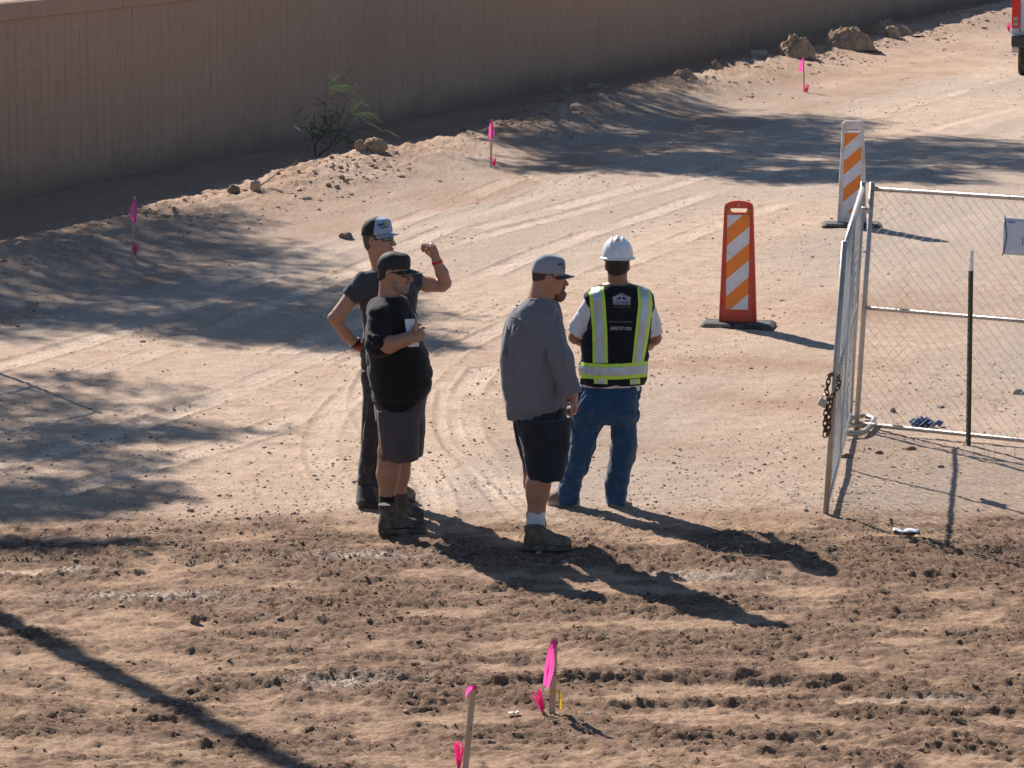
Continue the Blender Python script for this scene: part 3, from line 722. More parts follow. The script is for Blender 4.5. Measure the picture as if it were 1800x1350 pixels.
MB().tube([R @ Vector((x, 0, z)) for x, z in ((-.018, .02), (-.018, .05), (-.01, .064), (.01, .064), (.018, .05), (.018, .02))], .0045, 8).build('shackle', simple('shackle_steel', (.6, .6, .58), .3, .8), pk)

# notice on the fence
def notice():
    YS = None
    # plane of the fence at the notice, slightly in front
    def onf(px, py):
        u, y, d = ray(px, py); o = Vector((0, 0, CAMH)); dd = Vector((u, y, d)); p0 = hb+Vector((0, -.035, 0)); nn = (d_.cross(lean)).normalized()
        return o+dd*((p0-o).dot(nn)/dd.dot(nn))
    a = onf(1764, 382); bb = onf(1762, 446); ex = d_; W = .46
    rt = empty('notice_sheet', a, 0, 'pale blue-grey plastic notice sheet tied to the fence at the right edge', 'sign')
    nx, nz = 16, 8; vs = []; h = (bb-a)
    for j in range(nz+1):
        for i in range(nx+1):
            u, v = i/nx, j/nz; p = ex*W*u+h*v+Vector((0, -.008-.006*math.sin(u*9+v*2), -.004*math.sin(u*3.1)))
            vs.append(p)
    fs = [(j*(nx+1)+i, (j+1)*(nx+1)+i, (j+1)*(nx+1)+i+1, j*(nx+1)+i+1) for j in range(nz) for i in range(nx)]
    m = simple('faded_notice', (.60, .66, .78), .55, var=.08, scale=20)
    o = MB().add(vs, fs, True).build('sheet', m, rt); md = o.modifiers.new('t', 'SOLIDIFY'); md.thickness = .002
    mk = simple('blue_print', (.22, .32, .55), .6); fd = simple('faded_print', (.74, .79, .88), .6); dk = simple('dark_print', (.06, .06, .08), .6)
    def at(u, v, out=.018): return ex*W*u+h*v+Vector((0, -out, 0))
    def bar(u0, v0, u1, v1, mat, nm): MB().add([at(u0, v1), at(u1, v1), at(u1, v0), at(u0, v0)], [(0, 1, 2, 3)]).build(nm, mat, rt)
    bar(.08, .08, .2, .14, mk, 'heading_mark')
    for k, (u, v) in enumerate([(.25, .10), (.34, .10)]):
        if k == 0: bar(u, v, u+.07, v+.03, fd, 'letter_stroke'); bar(u+.028, v+.03, u+.042, v+.17, fd, 'letter_stroke')
        else:
            bar(u, v, u+.015, v+.17, fd, 'letter_stroke'); bar(u+.055, v, u+.07, v+.17, fd, 'letter_stroke'); bar(u+.015, v+.14, u+.055, v+.17, fd, 'letter_stroke')
    bar(.1, .48, .115, .8, fd, 'letter_stroke'); bar(.19, .48, .205, .8, fd, 'letter_stroke')
    MB().add([at(.318, .5), at(.338, .74), at(.350, .74), at(.332, .5)], [(0, 1, 2, 3)]).build('dark_stroke', dk, rt)
    MB().tube([at(.02, -.06, .02), at(.03, .2, .022), at(.055, .5, .022), at(.03, .8, .022), at(-.01, 1.05, .02)], .0032, 6).build('tie_cord', simple('black_cord', (.03, .02, .03), .6), rt)
notice()

# T-post
tb = GG(1700, 784); tt = AT(1705, 440, tb.y); H_ = (tt-tb).length; tl = (tt-tb).normalized()
tp = empty('t_post', tb, 0, 'dark green steel T-post with a white tip standing before the fence panel', 'post')
m_tg = simple('green_post_paint', (.018, .035, .024), .5, var=.3, scale=30, dirt=(.12, .1, .08)); m_tw = simple('white_post_paint', (.78, .78, .76), .5, var=.06)
def tpost(z0, z1, mat, nm):
    mb = MB(); a = tl*z0; bq = tl*z1; c = (a+bq)/2; R = tl.to_track_quat('Z', 'Y').to_matrix(); Rz = Matrix.Rotation(.25, 3, 'Z')
    mb.box(c, (.036, .006, z1-z0), R @ Rz); mb.box(c+R @ Rz @ Vector((0, .0155, 0)), (.006, .024, z1-z0), R @ Rz)
    z = z0+.03
    while z < z1-.02: mb.box(tl*z+R @ Rz @ Vector((0, -.006, 0)), (.012, .006, .012), R @ Rz); z += .054
    mb.build(nm, mat, tp)
tpost(-.1, H_*.895, m_tg, 'shaft'); tpost(H_*.896, H_, m_tw, 'tip')
# ------------------------------------------------------------------ distance-field sculpting (numpy) + surface nets
BIG = np.float32(1.0)
class SDF:
    def __init__(s, lo, hi, h):
        s.lo = np.array(lo, np.float32); s.h = h; s.n = np.maximum(4, np.ceil((np.array(hi)-s.lo)/h).astype(int)+1)
        s.D = np.full(s.n, BIG, np.float32)
        s.ax = [s.lo[i]+h*np.arange(s.n[i], dtype=np.float32) for i in range(3)]
    def _slc(s, lo, hi, pad):
        r = []
        for i in range(3):
            a = int(max(0, math.floor((lo[i]-pad-s.lo[i])/s.h))); b = int(min(s.n[i], math.ceil((hi[i]+pad-s.lo[i])/s.h)+1)); r.append(slice(a, max(a, b)))
        return tuple(r)
    def op(s, lo, hi, fn, k=.015, mode='add'):
        sl = s._slc(lo, hi, k+.05); D = s.D[sl]
        if D.size == 0: return s
        x = s.ax[0][sl[0]][:, None, None]; y = s.ax[1][sl[1]][None, :, None]; z = s.ax[2][sl[2]][None, None, :]
        d = fn(x, y, z).astype(np.float32)
        if mode == 'sub': d = -d; D2 = -D; d2 = d*-1
        if mode == 'add':
            h = np.clip(.5+.5*(D-d)/k, 0, 1); s.D[sl] = D*(1-h)+d*h-k*h*(1-h)
        elif mode == 'sub':                      # max(D, -prim): d already negated
            h = np.clip(.5-.5*(D-d)/k, 0, 1); s.D[sl] = D*(1-h)+d*h+k*h*(1-h)
        elif mode == 'max': s.D[sl] = np.maximum(D, d)
        return s
    def cap(s, a, b, ra, rb=None, k=.015, mode='add', sy=1.0):
        a = np.array(a, np.float32); b = np.array(b, np.float32); rb = ra if rb is None else rb; ab = b-a; L = float(ab@ab)+1e-9; R = max(ra, rb)
        def f(x, y, z):
            px, py, pz = x-a[0], y-a[1], z-a[2]; t = np.clip((px*ab[0]+py*ab[1]+pz*ab[2])/L, 0, 1)
            return np.sqrt((px-t*ab[0])**2+((py-t*ab[1])/sy)**2+(pz-t*ab[2])**2)-(ra+(rb-ra)*t)
        return s.op(np.minimum(a, b)-R*max(1, sy), np.maximum(a, b)+R*max(1, sy), f, k, mode)
    def chain(s, pts, rs, k=.015, sy=1.0, mode='add'):
        for i in range(len(pts)-1): s.cap(pts[i], pts[i+1], rs[i], rs[i+1], k, mode, sy)
        return s
    def ell(s, c, r, k=.015, R=None, mode='add'):
        c = np.array(c, np.float32); r = np.array(r, np.float32); M = np.array(R if R is not None else np.eye(3), np.float32)   # columns = axes
        def f(x, y, z):
            dx, dy, dz = x-c[0], y-c[1], z-c[2]
            u = (dx*M[0, 0]+dy*M[1, 0]+dz*M[2, 0])/r[0]; v = (dx*M[0, 1]+dy*M[1, 1]+dz*M[2, 1])/r[1]; w_ = (dx*M[0, 2]+dy*M[1, 2]+dz*M[2, 2])/r[2]
            q = np.sqrt(u*u+v*v+w_*w_); g = np.sqrt((u/r[0])**2+(v/r[1])**2+(w_/r[2])**2)
            return q*(q-1)/np.maximum(g, 1e-5)
        return s.op(c-r.max(), c+r.max(), f, k, mode)
    def sell(s, c, r, p=2.6, k=.01, R=None, mode='add'):
        c = np.array(c, np.float32); r = np.array(r, np.float32); M = np.array(R if R is not None else np.eye(3), np.float32)
        def f(x, y, z):
            dx, dy, dz = x-c[0], y-c[1], z-c[2]
            u = np.abs(dx*M[0, 0]+dy*M[1, 0]+dz*M[2, 0])/r[0]; v = np.abs(dx*M[0, 1]+dy*M[1, 1]+dz*M[2, 1])/r[1]; w_ = np.abs(dx*M[0, 2]+dy*M[1, 2]+dz*M[2, 2])/r[2]
            return ((u**p+v**p+w_**p)**(1/p)-1)*r.min()
        return s.op(c-r.max()*1.3, c+r.max()*1.3, f, k, mode)
    def loft(s, secs, k=.02, mode='add', n=2.2, rnd=.0):
        """secs: (z, cx, cy, rx, ry) any order"""
        S = np.array(sorted(secs), np.float32); zs = S[:, 0]
        # smooth interpolation
        zz = np.linspace(zs[0], zs[-1], 160); T = [np.interp(zz, zs, S[:, i]) for i in range(1, 5)]
        ker = np.hanning(9); ker /= ker.sum()
        T = [np.convolve(np.pad(t, 4, 'edge'), ker, 'valid') for t in T]
        lo = (min(S[:, 1]-S[:, 3]), min(S[:, 2]-S[:, 4]), zs[0]); hi = (max(S[:, 1]+S[:, 3]), max(S[:, 2]+S[:, 4]), zs[-1])
        def f(x, y, z):
            zc = np.clip(z, zs[0], zs[-1]); cx, cy, rx, ry = [np.interp(zc.ravel(), zz, t).reshape(z.shape).astype(np.float32) for t in T]
            q = ((np.abs(x-cx)/rx)**n+(np.abs(y-cy)/ry)**n)**(1/n)
            d = (q-1)*np.minimum(rx, ry); dz = np.maximum(zs[0]-z, z-zs[-1])
            return np.maximum(d, dz)+0*x
        return s.op(lo, hi, f, k, mode)
    def folds(s, amp, fx, fy, fz, seed=0, zr=None, ridged=False, oct=2):
        m = np.abs(s.D) < .045; I = np.argwhere(m)
        if len(I) == 0: return s
        x, y, z = [s.lo[i]+s.h*I[:, i] for i in range(3)]
        v = 0; a = 1.0
        for o in range(oct):
            q = vn3(x*fx*2**o, y*fy*2**o, z*fz*2**o, seed+o); r_ = 1-2.4*np.abs(q); v = v+a*(r_*np.abs(r_) if ridged else q); a *= .5
        if zr: v = v*np.clip((z-zr[0])/zr[1], 0, 1) if zr[1] > 0 else v*np.clip((zr[0]-z)/-zr[1], 0, 1)
        s.D[m] += (amp*v).astype(np.float32); return s
    def cut(s, p, nrm):
        """remove everything on the side of nrm"""
        x = s.ax[0][:, None, None]; y = s.ax[1][None, :, None]; z = s.ax[2][None, None, :]
        s.D = np.maximum(s.D, ((x-p[0])*nrm[0]+(y-p[1])*nrm[1]+(z-p[2])*nrm[2])).astype(np.float32); return s
    def mesh(s, name, mat, relax=1):
        D = np.pad(s.D, 1, constant_values=1.0); lo = s.lo-s.h; S = D < 0; nx, ny, nz = np.array(D.shape)-1
        c = [S[i:nx+i, j:ny+j, k:nz+k] for i in (0, 1) for j in (0, 1) for k in (0, 1)]
        cnt = sum(a.astype(np.int8) for a in c); act = (cnt > 0) & (cnt < 8); I = np.argwhere(act); vid = np.full(act.shape, -1, np.int64); vid[act] = np.arange(len(I))
        acc = np.zeros((len(I), 3)); num = np.zeros(len(I))
        off = [(i, j, k) for i in (0, 1) for j in (0, 1) for k in (0, 1)]
        val = {o: D[I[:, 0]+o[0], I[:, 1]+o[1], I[:, 2]+o[2]] for o in off}
        for o in off:
            for ax in range(3):
                if o[ax]: continue
                o2 = list(o); o2[ax] = 1; o2 = tuple(o2); a, b = val[o], val[o2]; m = (a < 0) != (b < 0)
                t = np.where(m, a/np.where(m, a-b, 1), 0)
                P = np.zeros((len(I), 3)); P[:] = o; P[:, ax] = t; acc[m] += P[m]; num[m] += 1
        V = lo+(I+acc/num[:, None])*s.h; F = []
        for ax in range(3):
            u, v = (ax+1) % 3, (ax+2) % 3
            A = [slice(1, -1)]*3; A[ax] = slice(0, -1); Bs = list(A); Bs[ax] = slice(1, None)
            a = S[tuple(A)]; b = S[tuple(Bs)]; E = np.argwhere(a != b); E2 = E.copy()
            for q in (u, v): E2[:, q] += 1
            fl = a[tuple(E.T)]
            def cell(du, dv):
                Q = E2.copy(); Q[:, u] += du; Q[:, v] += dv; return vid[tuple(Q.T)]
            q = np.stack([cell(-1, -1), cell(0, -1), cell(0, 0), cell(-1, 0)], 1)
            q[~fl] = q[~fl][:, ::-1]; F.append(q)
        F = np.concatenate(F); F = F[(F >= 0).all(1)]
        for _ in range(relax):
            nb = np.zeros_like(V); cn = np.zeros(len(V))
            for a, b in ((0, 1), (1, 2), (2, 3), (3, 0)):
                np.add.at(nb, F[:, a], V[F[:, b]]); np.add.at(nb, F[:, b], V[F[:, a]]); np.add.at(cn, F[:, a], 1); np.add.at(cn, F[:, b], 1)
            V = V*.5+.5*nb/np.maximum(cn, 1)[:, None]
        return mesh_np(name, V, F, mat)

def frame(yaw, pitch=0.0, roll=0.0):
    """columns: right, forward, up for a head/body facing (cos yaw, sin yaw)"""
    f = Vector((math.cos(yaw), math.sin(yaw), 0)); r = Vector((f.y, -f.x, 0)); M = Matrix((r, f, Vector((0, 0, 1)))).transposed()
    return M @ Matrix.Rotation(pitch, 3, 'X') @ Matrix.Rotation(roll, 3, 'Y')
class Person:
    def __init__(s, label, px, py, h=.0056):
        s.base = GG(px, py); s.Y = s.base.y; s.root = empty('person', s.base, 0, label, 'person'); s.h = h
    def J(s, px, py, dy=0.0): return AT(px, py, s.Y+dy)-s.base
    def secs(s, rows):
        out = []
        for py, xl, xr, ry, dy in rows:
            a, b = s.J(xl, py, dy), s.J(xr, py, dy); out.append(((a.z+b.z)/2, (a.x+b.x)/2, dy, (b.x-a.x)/2, ry))
        return out
    def field(s, lo, hi, h=None): return SDF(lo, hi, h or s.h)
def head_fields(F, c, R, sc=1.0, neck=None, mouth=True, jaw=1.0, chin=0.0, fat=0.0):
    def W(x, y, z): return Vector(c)+R @ (Vector((x, y, z))*sc)
    E = lambda p, r, k=.015, mode='add': F.ell(W(*p), [q*sc for q in r], k*sc, np.array(R), mode)
    E((0, -.012, .022), (.075, .096, .098)); E((0, .028, -.035), (.063+fat*.5, .064, .078), .03)
    E((0, .035, -.078), (.052*jaw+fat, .052, .040), .03); E((0, .066+chin, -.106), (.026, .022, .020), .025)
    E((0, .078, .022), (.052, .018, .014), .02); E((.030, .058, -.028), (.026, .026, .022), .02); E((-.030, .058, -.028), (.026, .026, .022), .02)
    for sx in (-1, 1):
        E((sx*.031, .104, -.002), (.017, .018, .011), .012, 'sub'); F.cap(W(sx*.031, .080, -.003), W(sx*.031, .080, -.003), .0135*sc, k=.004)
        E((sx*.074, -.008, -.014), (.013, .021, .032), .008); E((sx*.084, -.002, -.012), (.006, .011, .018), .006, 'sub')
        E((sx*.014, .102, -.046), (.009, .010, .008), .008)
    F.cap(W(0, .090, .004), W(0, .119, -.040), .0085*sc, .0125*sc, k=.014)
    E((0, .097, -.069), (.024, .011, .006), .008); E((0, .094, -.082), (.021, .011, .007), .008)
    F.cap(W(-.020, .108, -.0755), W(.020, .108, -.0755), .0028*sc, k=.004, mode='sub')
    if neck is not None: F.cap(W(0, -.030, -.060), neck[0], neck[1]*.92, neck[1], k=.03)
    return W
def hand(F, w0, fwd, nrm, curl=.5, sc=1.0, spread=.08, side=1, thumb=.6, curls=None):
    """palm from wrist w0 along fwd; nrm = out of the palm; side = +1 when the thumb lies on fwd x nrm"""
    f = Vector(fwd).normalized(); n = Vector(nrm); n = (n-f*n.dot(f)).normalized(); t = f.cross(n)*side
    w0 = Vector(w0); M = np.array(Matrix((t, f, n)).transposed())
    F.ell(w0+f*.050*sc, (.041*sc, .056*sc, .0165*sc), .012, M); F.cap(w0-f*.01, w0+f*.03*sc, .025*sc, .024*sc, k=.02)
    for i, (o, l) in enumerate(((.031, .92), (.011, 1.0), (-.010, .94), (-.030, .76))):
        cu = curls[i] if curls else curl; d = (f+t*(spread*(1.5-i)/1.5)).normalized(); p = w0+f*(.090-.004*abs(i-1))*sc+t*o*sc; a = cu*.9; L = (.044, .027, .022)
        for j in range(3):
            dd = (d*math.cos(a)+n*math.sin(a)); q = p+dd*L[j]*l*sc; F.cap(p, q, (.0092-.0008*j)*sc, (.0086-.0008*j)*sc, k=.003); p = q; a += cu*(1.25 if j == 0 else .8)
    p = w0+f*.022*sc+t*.030*sc; d = (f*.62+t*.72+n*.25*thumb).normalized(); q = p+d*.040*sc; F.cap(p, q, .0135*sc, .0105*sc, k=.010)
    d = (f*.9+t*.12+n*.55*thumb).normalized(); r = q+d*.030*sc; F.cap(q, r, .0105*sc, .0095*sc, k=.004); d = (f*.85-t*.15+n*.6*thumb).normalized(); F.cap(r, r+d*.024*sc, .0095*sc, .0082*sc, k=.004)
def shoe(P, name, heel, toe, mat, sole_mat, w=.052, hgt=.075, shaft=None, sole=.028, flat=1.0, parts=True, tan=None):
    """heel, toe: local points on the ground"""
    heel = Vector(heel); toe = Vector(toe); d = (toe-heel).normalized(); L = (toe-heel).length; t = Vector((d.y, -d.x, 0)); up = Vector((0, 0, 1))
    lo = Vector([min(heel[i], toe[i]) for i in range(3)])-Vector((.1, .1, .02)); hi = Vector([max(heel[i], toe[i]) for i in range(3)])+Vector((.1, .1, .34))
    F = SDF(lo, hi, .0055); M = np.array(Matrix((t, d, up)).transposed())
    F.ell(heel+d*.055+up*(.055 if shaft else .046), (w*.78, .058, .062 if shaft else .046), .02, M); F.ell(heel+d*(L*.62)+up*.045, (w, L*.36, .047), .03, M); F.ell(toe-d*.062+up*.044, (w*.88, .060, .040), .03, M)
    F.ell(heel+d*(L*.38)+up*.085, (w*.72, L*.25, .05), .04, M)
    if shaft: F.cap(heel+d*.075+up*.07, heel+d*.065+up*shaft[0], .052, shaft[1], k=.03, sy=1.0)
    F.folds(.003, 30, 30, 34, 5); F.cut(heel+up*(sole+.002), (0, 0, -1))
    if shaft: F.cut(heel+up*shaft[0], (0, 0, 1))
    o = link(name, F.mesh(name, mat), P.root)
    mb = MB(); N = 26; pts = []
    for k in range(N):
        a = 2*math.pi*k/N; u = math.copysign(abs(math.cos(a))**.72, math.cos(a)); v = math.copysign(abs(math.sin(a))**.72, math.sin(a)); ww = (w*1.06)*(.86+.14*u)*(1-.12*math.exp(-((u+.1)/.35)**2))
        pts.append(heel+d*(L/2+u*L/2*1.02)+t*(v*ww*(1 if abs(u) < .9 else 1)))
    for z, e in ((.0, .98), (sole*.5, 1.02), (sole+.003, 1.0)):
        pass
    vs = []; c = heel+d*L/2
    for z, e in ((0, .97), (.006, 1.0), (sole, 1.0), (sole+.004, .97)): vs += [c+(p-c)*e+up*z for p in pts]
    fs = [tuple(range(N-1, -1, -1)), tuple(3*N+i for i in range(N))]+[(r*N+i, r*N+(i+1) % N, (r+1)*N+(i+1) % N, (r+1)*N+i) for r in range(3) for i in range(N)]
    mb.add(vs, fs); mb.build('sole', sole_mat, o)
    mb = MB()
    if shaft or parts:
        for k in range(5 if shaft else 3):
            a = heel+d*(L*.60-k*.021)+up*(.088+k*.016) if shaft else heel+d*(L*.58-k*.02)+up*(.085+k*.005)
            mb.tube([a-t*w*.5-up*.006, a+up*.006, a+t*w*.5-up*.006], .003, 5)
        mb.build('laces', MAT['lace'], o)
    return o
MAT = {'lace': simple('lace', (.10, .08, .06), .8)}
def cap_hat(P, c, R, sc, m_crown, m_front, m_brim, m_under, front=True, brim_len=.072, tall=0.0, flat=0.0, parent_name='cap', label=None, lift=0.0, pw=2.3):
    """baseball cap: crown, front panel, brim; local frame right/forward/up"""
    def W(x, y, z): return Vector(c)+R @ (Vector((x, y, z))*sc)
    F = SDF(Vector(c)-Vector((.16, .16, .1)), Vector(c)+Vector((.17, .17, .2)), .0045); M = np.array(R)
    F.sell(W(0, -.010, .026+lift), (.0835*sc, .106*sc, (.092+tall)*sc), pw, .01, M)
    if tall: F.sell(W(0, .030, .055+lift+tall*.5), (.064*sc, .066*sc, (.055+tall*.35)*sc), 3.2, .02, M)
    F.ell(W(0, -.012, .018), (.0765*sc, .098*sc, .096*sc), .003, M, 'sub') if False else None
    F.folds(.0016, 14, 14, 14, 3)
    nrm = R @ Vector((0, .0, -1)); F.cut(W(0, 0, .022+lift), tuple(nrm))
    cap = link(parent_name, F.mesh('cap_crown', m_crown), P.root)
    if label: cap['label'] = label
    me = cap.data
    if front:                                   # front panels in the second material
        me.materials.append(m_front); Rt = R.transposed(); cc = Vector(c)
        for p in me.polygons:
            q = Rt @ (Vector(p.center)-cc)
            if q.y > .012*sc+(q.z*.10) : p.material_index = 1
    top = W(0, -.010, .026+lift+.091+tall); MB().lathe([(.0, .004), (.006, .003), (.008, -.001)], 10, Matrix.Translation(top)).build('button', m_front, cap)
    # brim
    nx, ny = 18, 7; grid = []
    for side in (0, 1):
        for j in range(ny+1):
            v = j/ny
            for i in range(nx+1):
                a = math.radians(-68+136*i/nx); rx, ry = .079, .099; ext = brim_len*math.cos(a*1.15)**.8 if math.cos(a*1.15) > 0 else 0
                x = rx*math.sin(a)*(1+.10*v); y = -.010+ry*math.cos(a)+ext*v
                z = .026+lift+(-.006-.030*(math.sin(a)**2)*(1-flat))*1.0-.016*v*(1-.5*flat)+(.003 if side == 0 else 0)
                grid.append(W(x, y, z))
    n1 = (nx+1)*(ny+1); top_f = [(j*(nx+1)+i, j*(nx+1)+i+1, (j+1)*(nx+1)+i+1, (j+1)*(nx+1)+i) for j in range(ny) for i in range(nx)]
    bot_f = [tuple(n1+k for k in reversed(f)) for f in top_f]
    edge = [j for j in range(nx+1)]
    rim = [(ny*(nx+1)+i, ny*(nx+1)+i+1, n1+ny*(nx+1)+i+1, n1+ny*(nx+1)+i) for i in range(nx)]
    sides = [(j*(nx+1), (j+1)*(nx+1), n1+(j+1)*(nx+1), n1+j*(nx+1)) for j in range(ny)]+[(j*(nx+1)+nx, n1+j*(nx+1)+nx, n1+(j+1)*(nx+1)+nx, (j+1)*(nx+1)+nx) for j in range(ny)]
    mb = MB(); mb.add(grid, top_f+bot_f+rim+sides, True); b = mb.build('brim', m_brim, cap)
    if m_under:
        b.data.materials.append(m_under)
        for i, p in enumerate(b.data.polygons):
            if len(top_f) <= i < 2*len(top_f): p.material_index = 1
    return cap, W
def glasses(P, W, m_lens, m_frame, wrap=True, name='sunglasses'):
    g = empty(name, (0, 0, 0)); g.parent = P.root
    y0 = .096
    for sx in (-1, 1):
        mb = MB(); vs = []; nx, nz = 8, 4
        for j in range(nz+1):
            for i in range(nx+1):
                u = i/nx; v = j/nz-.5; a = .006+u*.062
                x = sx*a; y = y0+.012-(a**2)*(7.5 if wrap else 4.5); hh = .036*(1-.35*u if wrap else 1)*(1-.25*(1-u)**4)
                z = .002+v*hh-.001*u; vs.append(W(x, y, z))
        fs = [(j*(nx+1)+i, j*(nx+1)+i+1, (j+1)*(nx+1)+i+1, (j+1)*(nx+1)+i) for j in range(nz) for i in range(nx)]
        mb.add(vs, fs, True); o = mb.build('lens', m_lens, g); md = o.modifiers.new('s', 'SOLIDIFY'); md.thickness = .003
        mb = MB(); ring = [vs[i] for i in range(nx+1)]+[vs[j*(nx+1)+nx] for j in range(1, nz+1)]+[vs[nz*(nx+1)+i] for i in range(nx-1, -1, -1)]+[vs[j*(nx+1)] for j in range(nz-1, 0, -1)]
        mb.tube(ring, .0022 if not wrap else .0014, 6, closed=True); mb.build('rim', m_frame, g)
        MB().tube([W(sx*.068, y0-.026, .006), W(sx*.078, .045, .008), W(sx*.080, .0, .004), W(sx*.078, -.02, -.008)], .0028, 6).build('temple', m_frame, g)
    MB().tube([W(-.008, y0+.012, .007), W(.008, y0+.012, .007)], .0026, 6).build('bridge', m_frame, g)
    return g
def hair(P, c, R, sc, mat, zlim=.03, back=-.07, name='hair', grow=.0055, front=.03):
    F = SDF(Vector(c)-Vector((.15, .15, .16)), Vector(c)+Vector((.15, .15, .15)), .0045); M = np.array(R)
    def W(x, y, z): return Vector(c)+R @ (Vector((x, y, z))*sc)
    F.ell(W(0, -.012, .022), ((.075+grow)*sc, (.096+grow)*sc, (.098+grow)*sc), .01, M); F.ell(W(0, -.04, -.035), ((.058+grow)*sc, (.058+grow)*sc, (.05+grow)*sc), .02, M)
    for sx in (-1, 1): F.ell(W(sx*.076, -.006, -.016), (.02*sc, .026*sc, .04*sc), .004, M, 'sub')
    F.folds(.0018, 60, 60, 40, 8)
    F.cut(W(0, front, 0), tuple(R @ Vector((0, 1, .25)).normalized())); F.cut(W(0, 0, back), tuple(R @ Vector((0, .55, -1)).normalized()))
    return link(name, F.mesh(name, mat), P.root)
def beard(P, c, R, sc, mat, kind='full', name='beard', jaw=1.0, chin=0.0):
    F = SDF(Vector(c)-Vector((.14, .14, .22)), Vector(c)+Vector((.14, .14, .1)), .0042); M = np.array(R); g = .008
    def W(x, y, z): return Vector(c)+R @ (Vector((x, y, z))*sc)
    E = lambda p, r, k=.015, mode='add': F.ell(W(*p), [q*sc for q in r], k*sc, M, mode)
    if kind == 'full':
        E((0, .037, -.080), (.052*jaw+g*.7, .050+g, .042+g), .02); E((0, .068+chin, -.108), (.030+g, .024+g, .022+g), .02); E((0, .1, -.058), (.03, .012, .008), .008)
        E((0, .024, -.070), (.071*jaw, .042, .042), .02)
        E((0, .109, -.0755), (.017, .016, .007), .006, 'sub')
        F.cut(W(0, 0, -.042), tuple(R @ Vector((0, -.55, 1)).normalized()))
    else:
        E((0, .077+chin, -.108), (.036, .036, .036), .02); E((0, .074+chin, -.130), (.026, .026, .026), .02); E((0, .05, -.10), (.058, .035, .030), .02)
        E((.024, .085, -.085), (.010, .016, .025), .012); E((-.024, .085, -.085), (.010, .016, .025), .012); E((0, .101, -.060), (.030, .011, .008), .01)
        E((0, .111, -.0765), (.015, .014, .006), .005, 'sub')
    F.folds(.0026, 75, 75, 45, 4)
    return link(name, F.mesh(name, mat), P.root)
def bbox(pts, pad): 
    pts = [Vector(p) for p in pts]; return [min(p[i] for p in pts)-pad for i in range(3)], [max(p[i] for p in pts)+pad for i in range(3)]
def ray_down_fill(): pass

m_skin1 = skinmat('skin_tanned', (.46, .27, .19)); m_skin2 = skinmat('skin_olive', (.40, .225, .15)); m_skin3 = skinmat('skin_ruddy', (.42, .22, .15)); m_skin4 = skinmat('skin_brown', (.30, .17, .11))
m_hairdk = simple('dark_hair', (.035, .025, .02), .8, var=.4, scale=160, bmp=.5, bscale=260); m_hairgr = simple('grey_beard', (.24, .19, .16), .85, var=.5, scale=140, bmp=.6, bscale=260)
m_hairbr = simple('brown_beard', (.145, .095, .068), .85, var=.45, scale=140, bmp=.6, bscale=260)
m_black = cloth('black_fleece', (.014, .015, .017), .2, .15); m_tee = cloth('dark_slate_tee', (.060, .068, .084), .12, .2); m_charc = cloth('charcoal_work_trousers', (.045, .042, .046), .2, .2, dusty=(.2, .16, .13))
m_short = cloth('grey_brown_shorts', (.085, .072, .075), .14, .2); m_navy = cloth('dark_navy_shorts', (.022, .026, .038), .2, .2); m_greyt = cloth('grey_jersey', (.162, .168, .20), .10, .25)
m_denim = cloth('blue_denim', (.025, .075, .16), .22, .2, dusty=(.10, .17, .26)); m_white = cloth('white_cotton', (.72, .73, .78), .04, .2); m_vest = cloth('black_vest_mesh', (.014, .017, .024), .2, .1)
m_boot = simple('dark_boot_leather', (.055, .047, .040), .75, var=.35, scale=30, bmp=.3, dirt=(.25, .2, .15), dscale=12); m_bootb = simple('brown_boot_leather', (.105, .078, .055), .8, var=.3, scale=30, bmp=.3, dirt=(.3, .24, .17), dscale=12)
m_sole = simple('dark_sole', (.075, .062, .05), .85, dirt=(.3, .24, .18), dscale=14); m_soletan = simple('tan_sole', (.42, .34, .25), .85); m_shoe = simple('tan_suede', (.20, .15, .11), .9, var=.2)
m_sockb = cloth('black_sock', (.016, .016, .018)); m_sockw = cloth('white_sock', (.66, .66, .72))
m_lens = simple('dark_lens', (.012, .010, .010), .08, spec=.9); m_rim = simple('black_frame', (.015, .014, .014), .35)
def _cone(s, a, b, ra, rb, k=.02, sy=1.0):
    """tapered limb of cloth cut off square at b"""
    a = np.array(a, np.float32); b = np.array(b, np.float32); ab = b-a; L = float(ab@ab)+1e-9; R = max(ra, rb); u = ab/math.sqrt(L)
    def f(x, y, z):
        px, py, pz = x-a[0], y-a[1], z-a[2]; t = np.clip((px*ab[0]+py*ab[1]+pz*ab[2])/L, 0, 1.2)
        d = np.sqrt((px-t*ab[0])**2+((py-t*ab[1])/sy)**2+(pz-t*ab[2])**2)-(ra+(rb-ra)*t)
        return np.maximum(d, (x-b[0])*u[0]+(y-b[1])*u[1]+(z-b[2])*u[2])
    return s.op(np.minimum(a, b)-R, np.maximum(a, b)+R, f, k)
SDF.cone = _cone
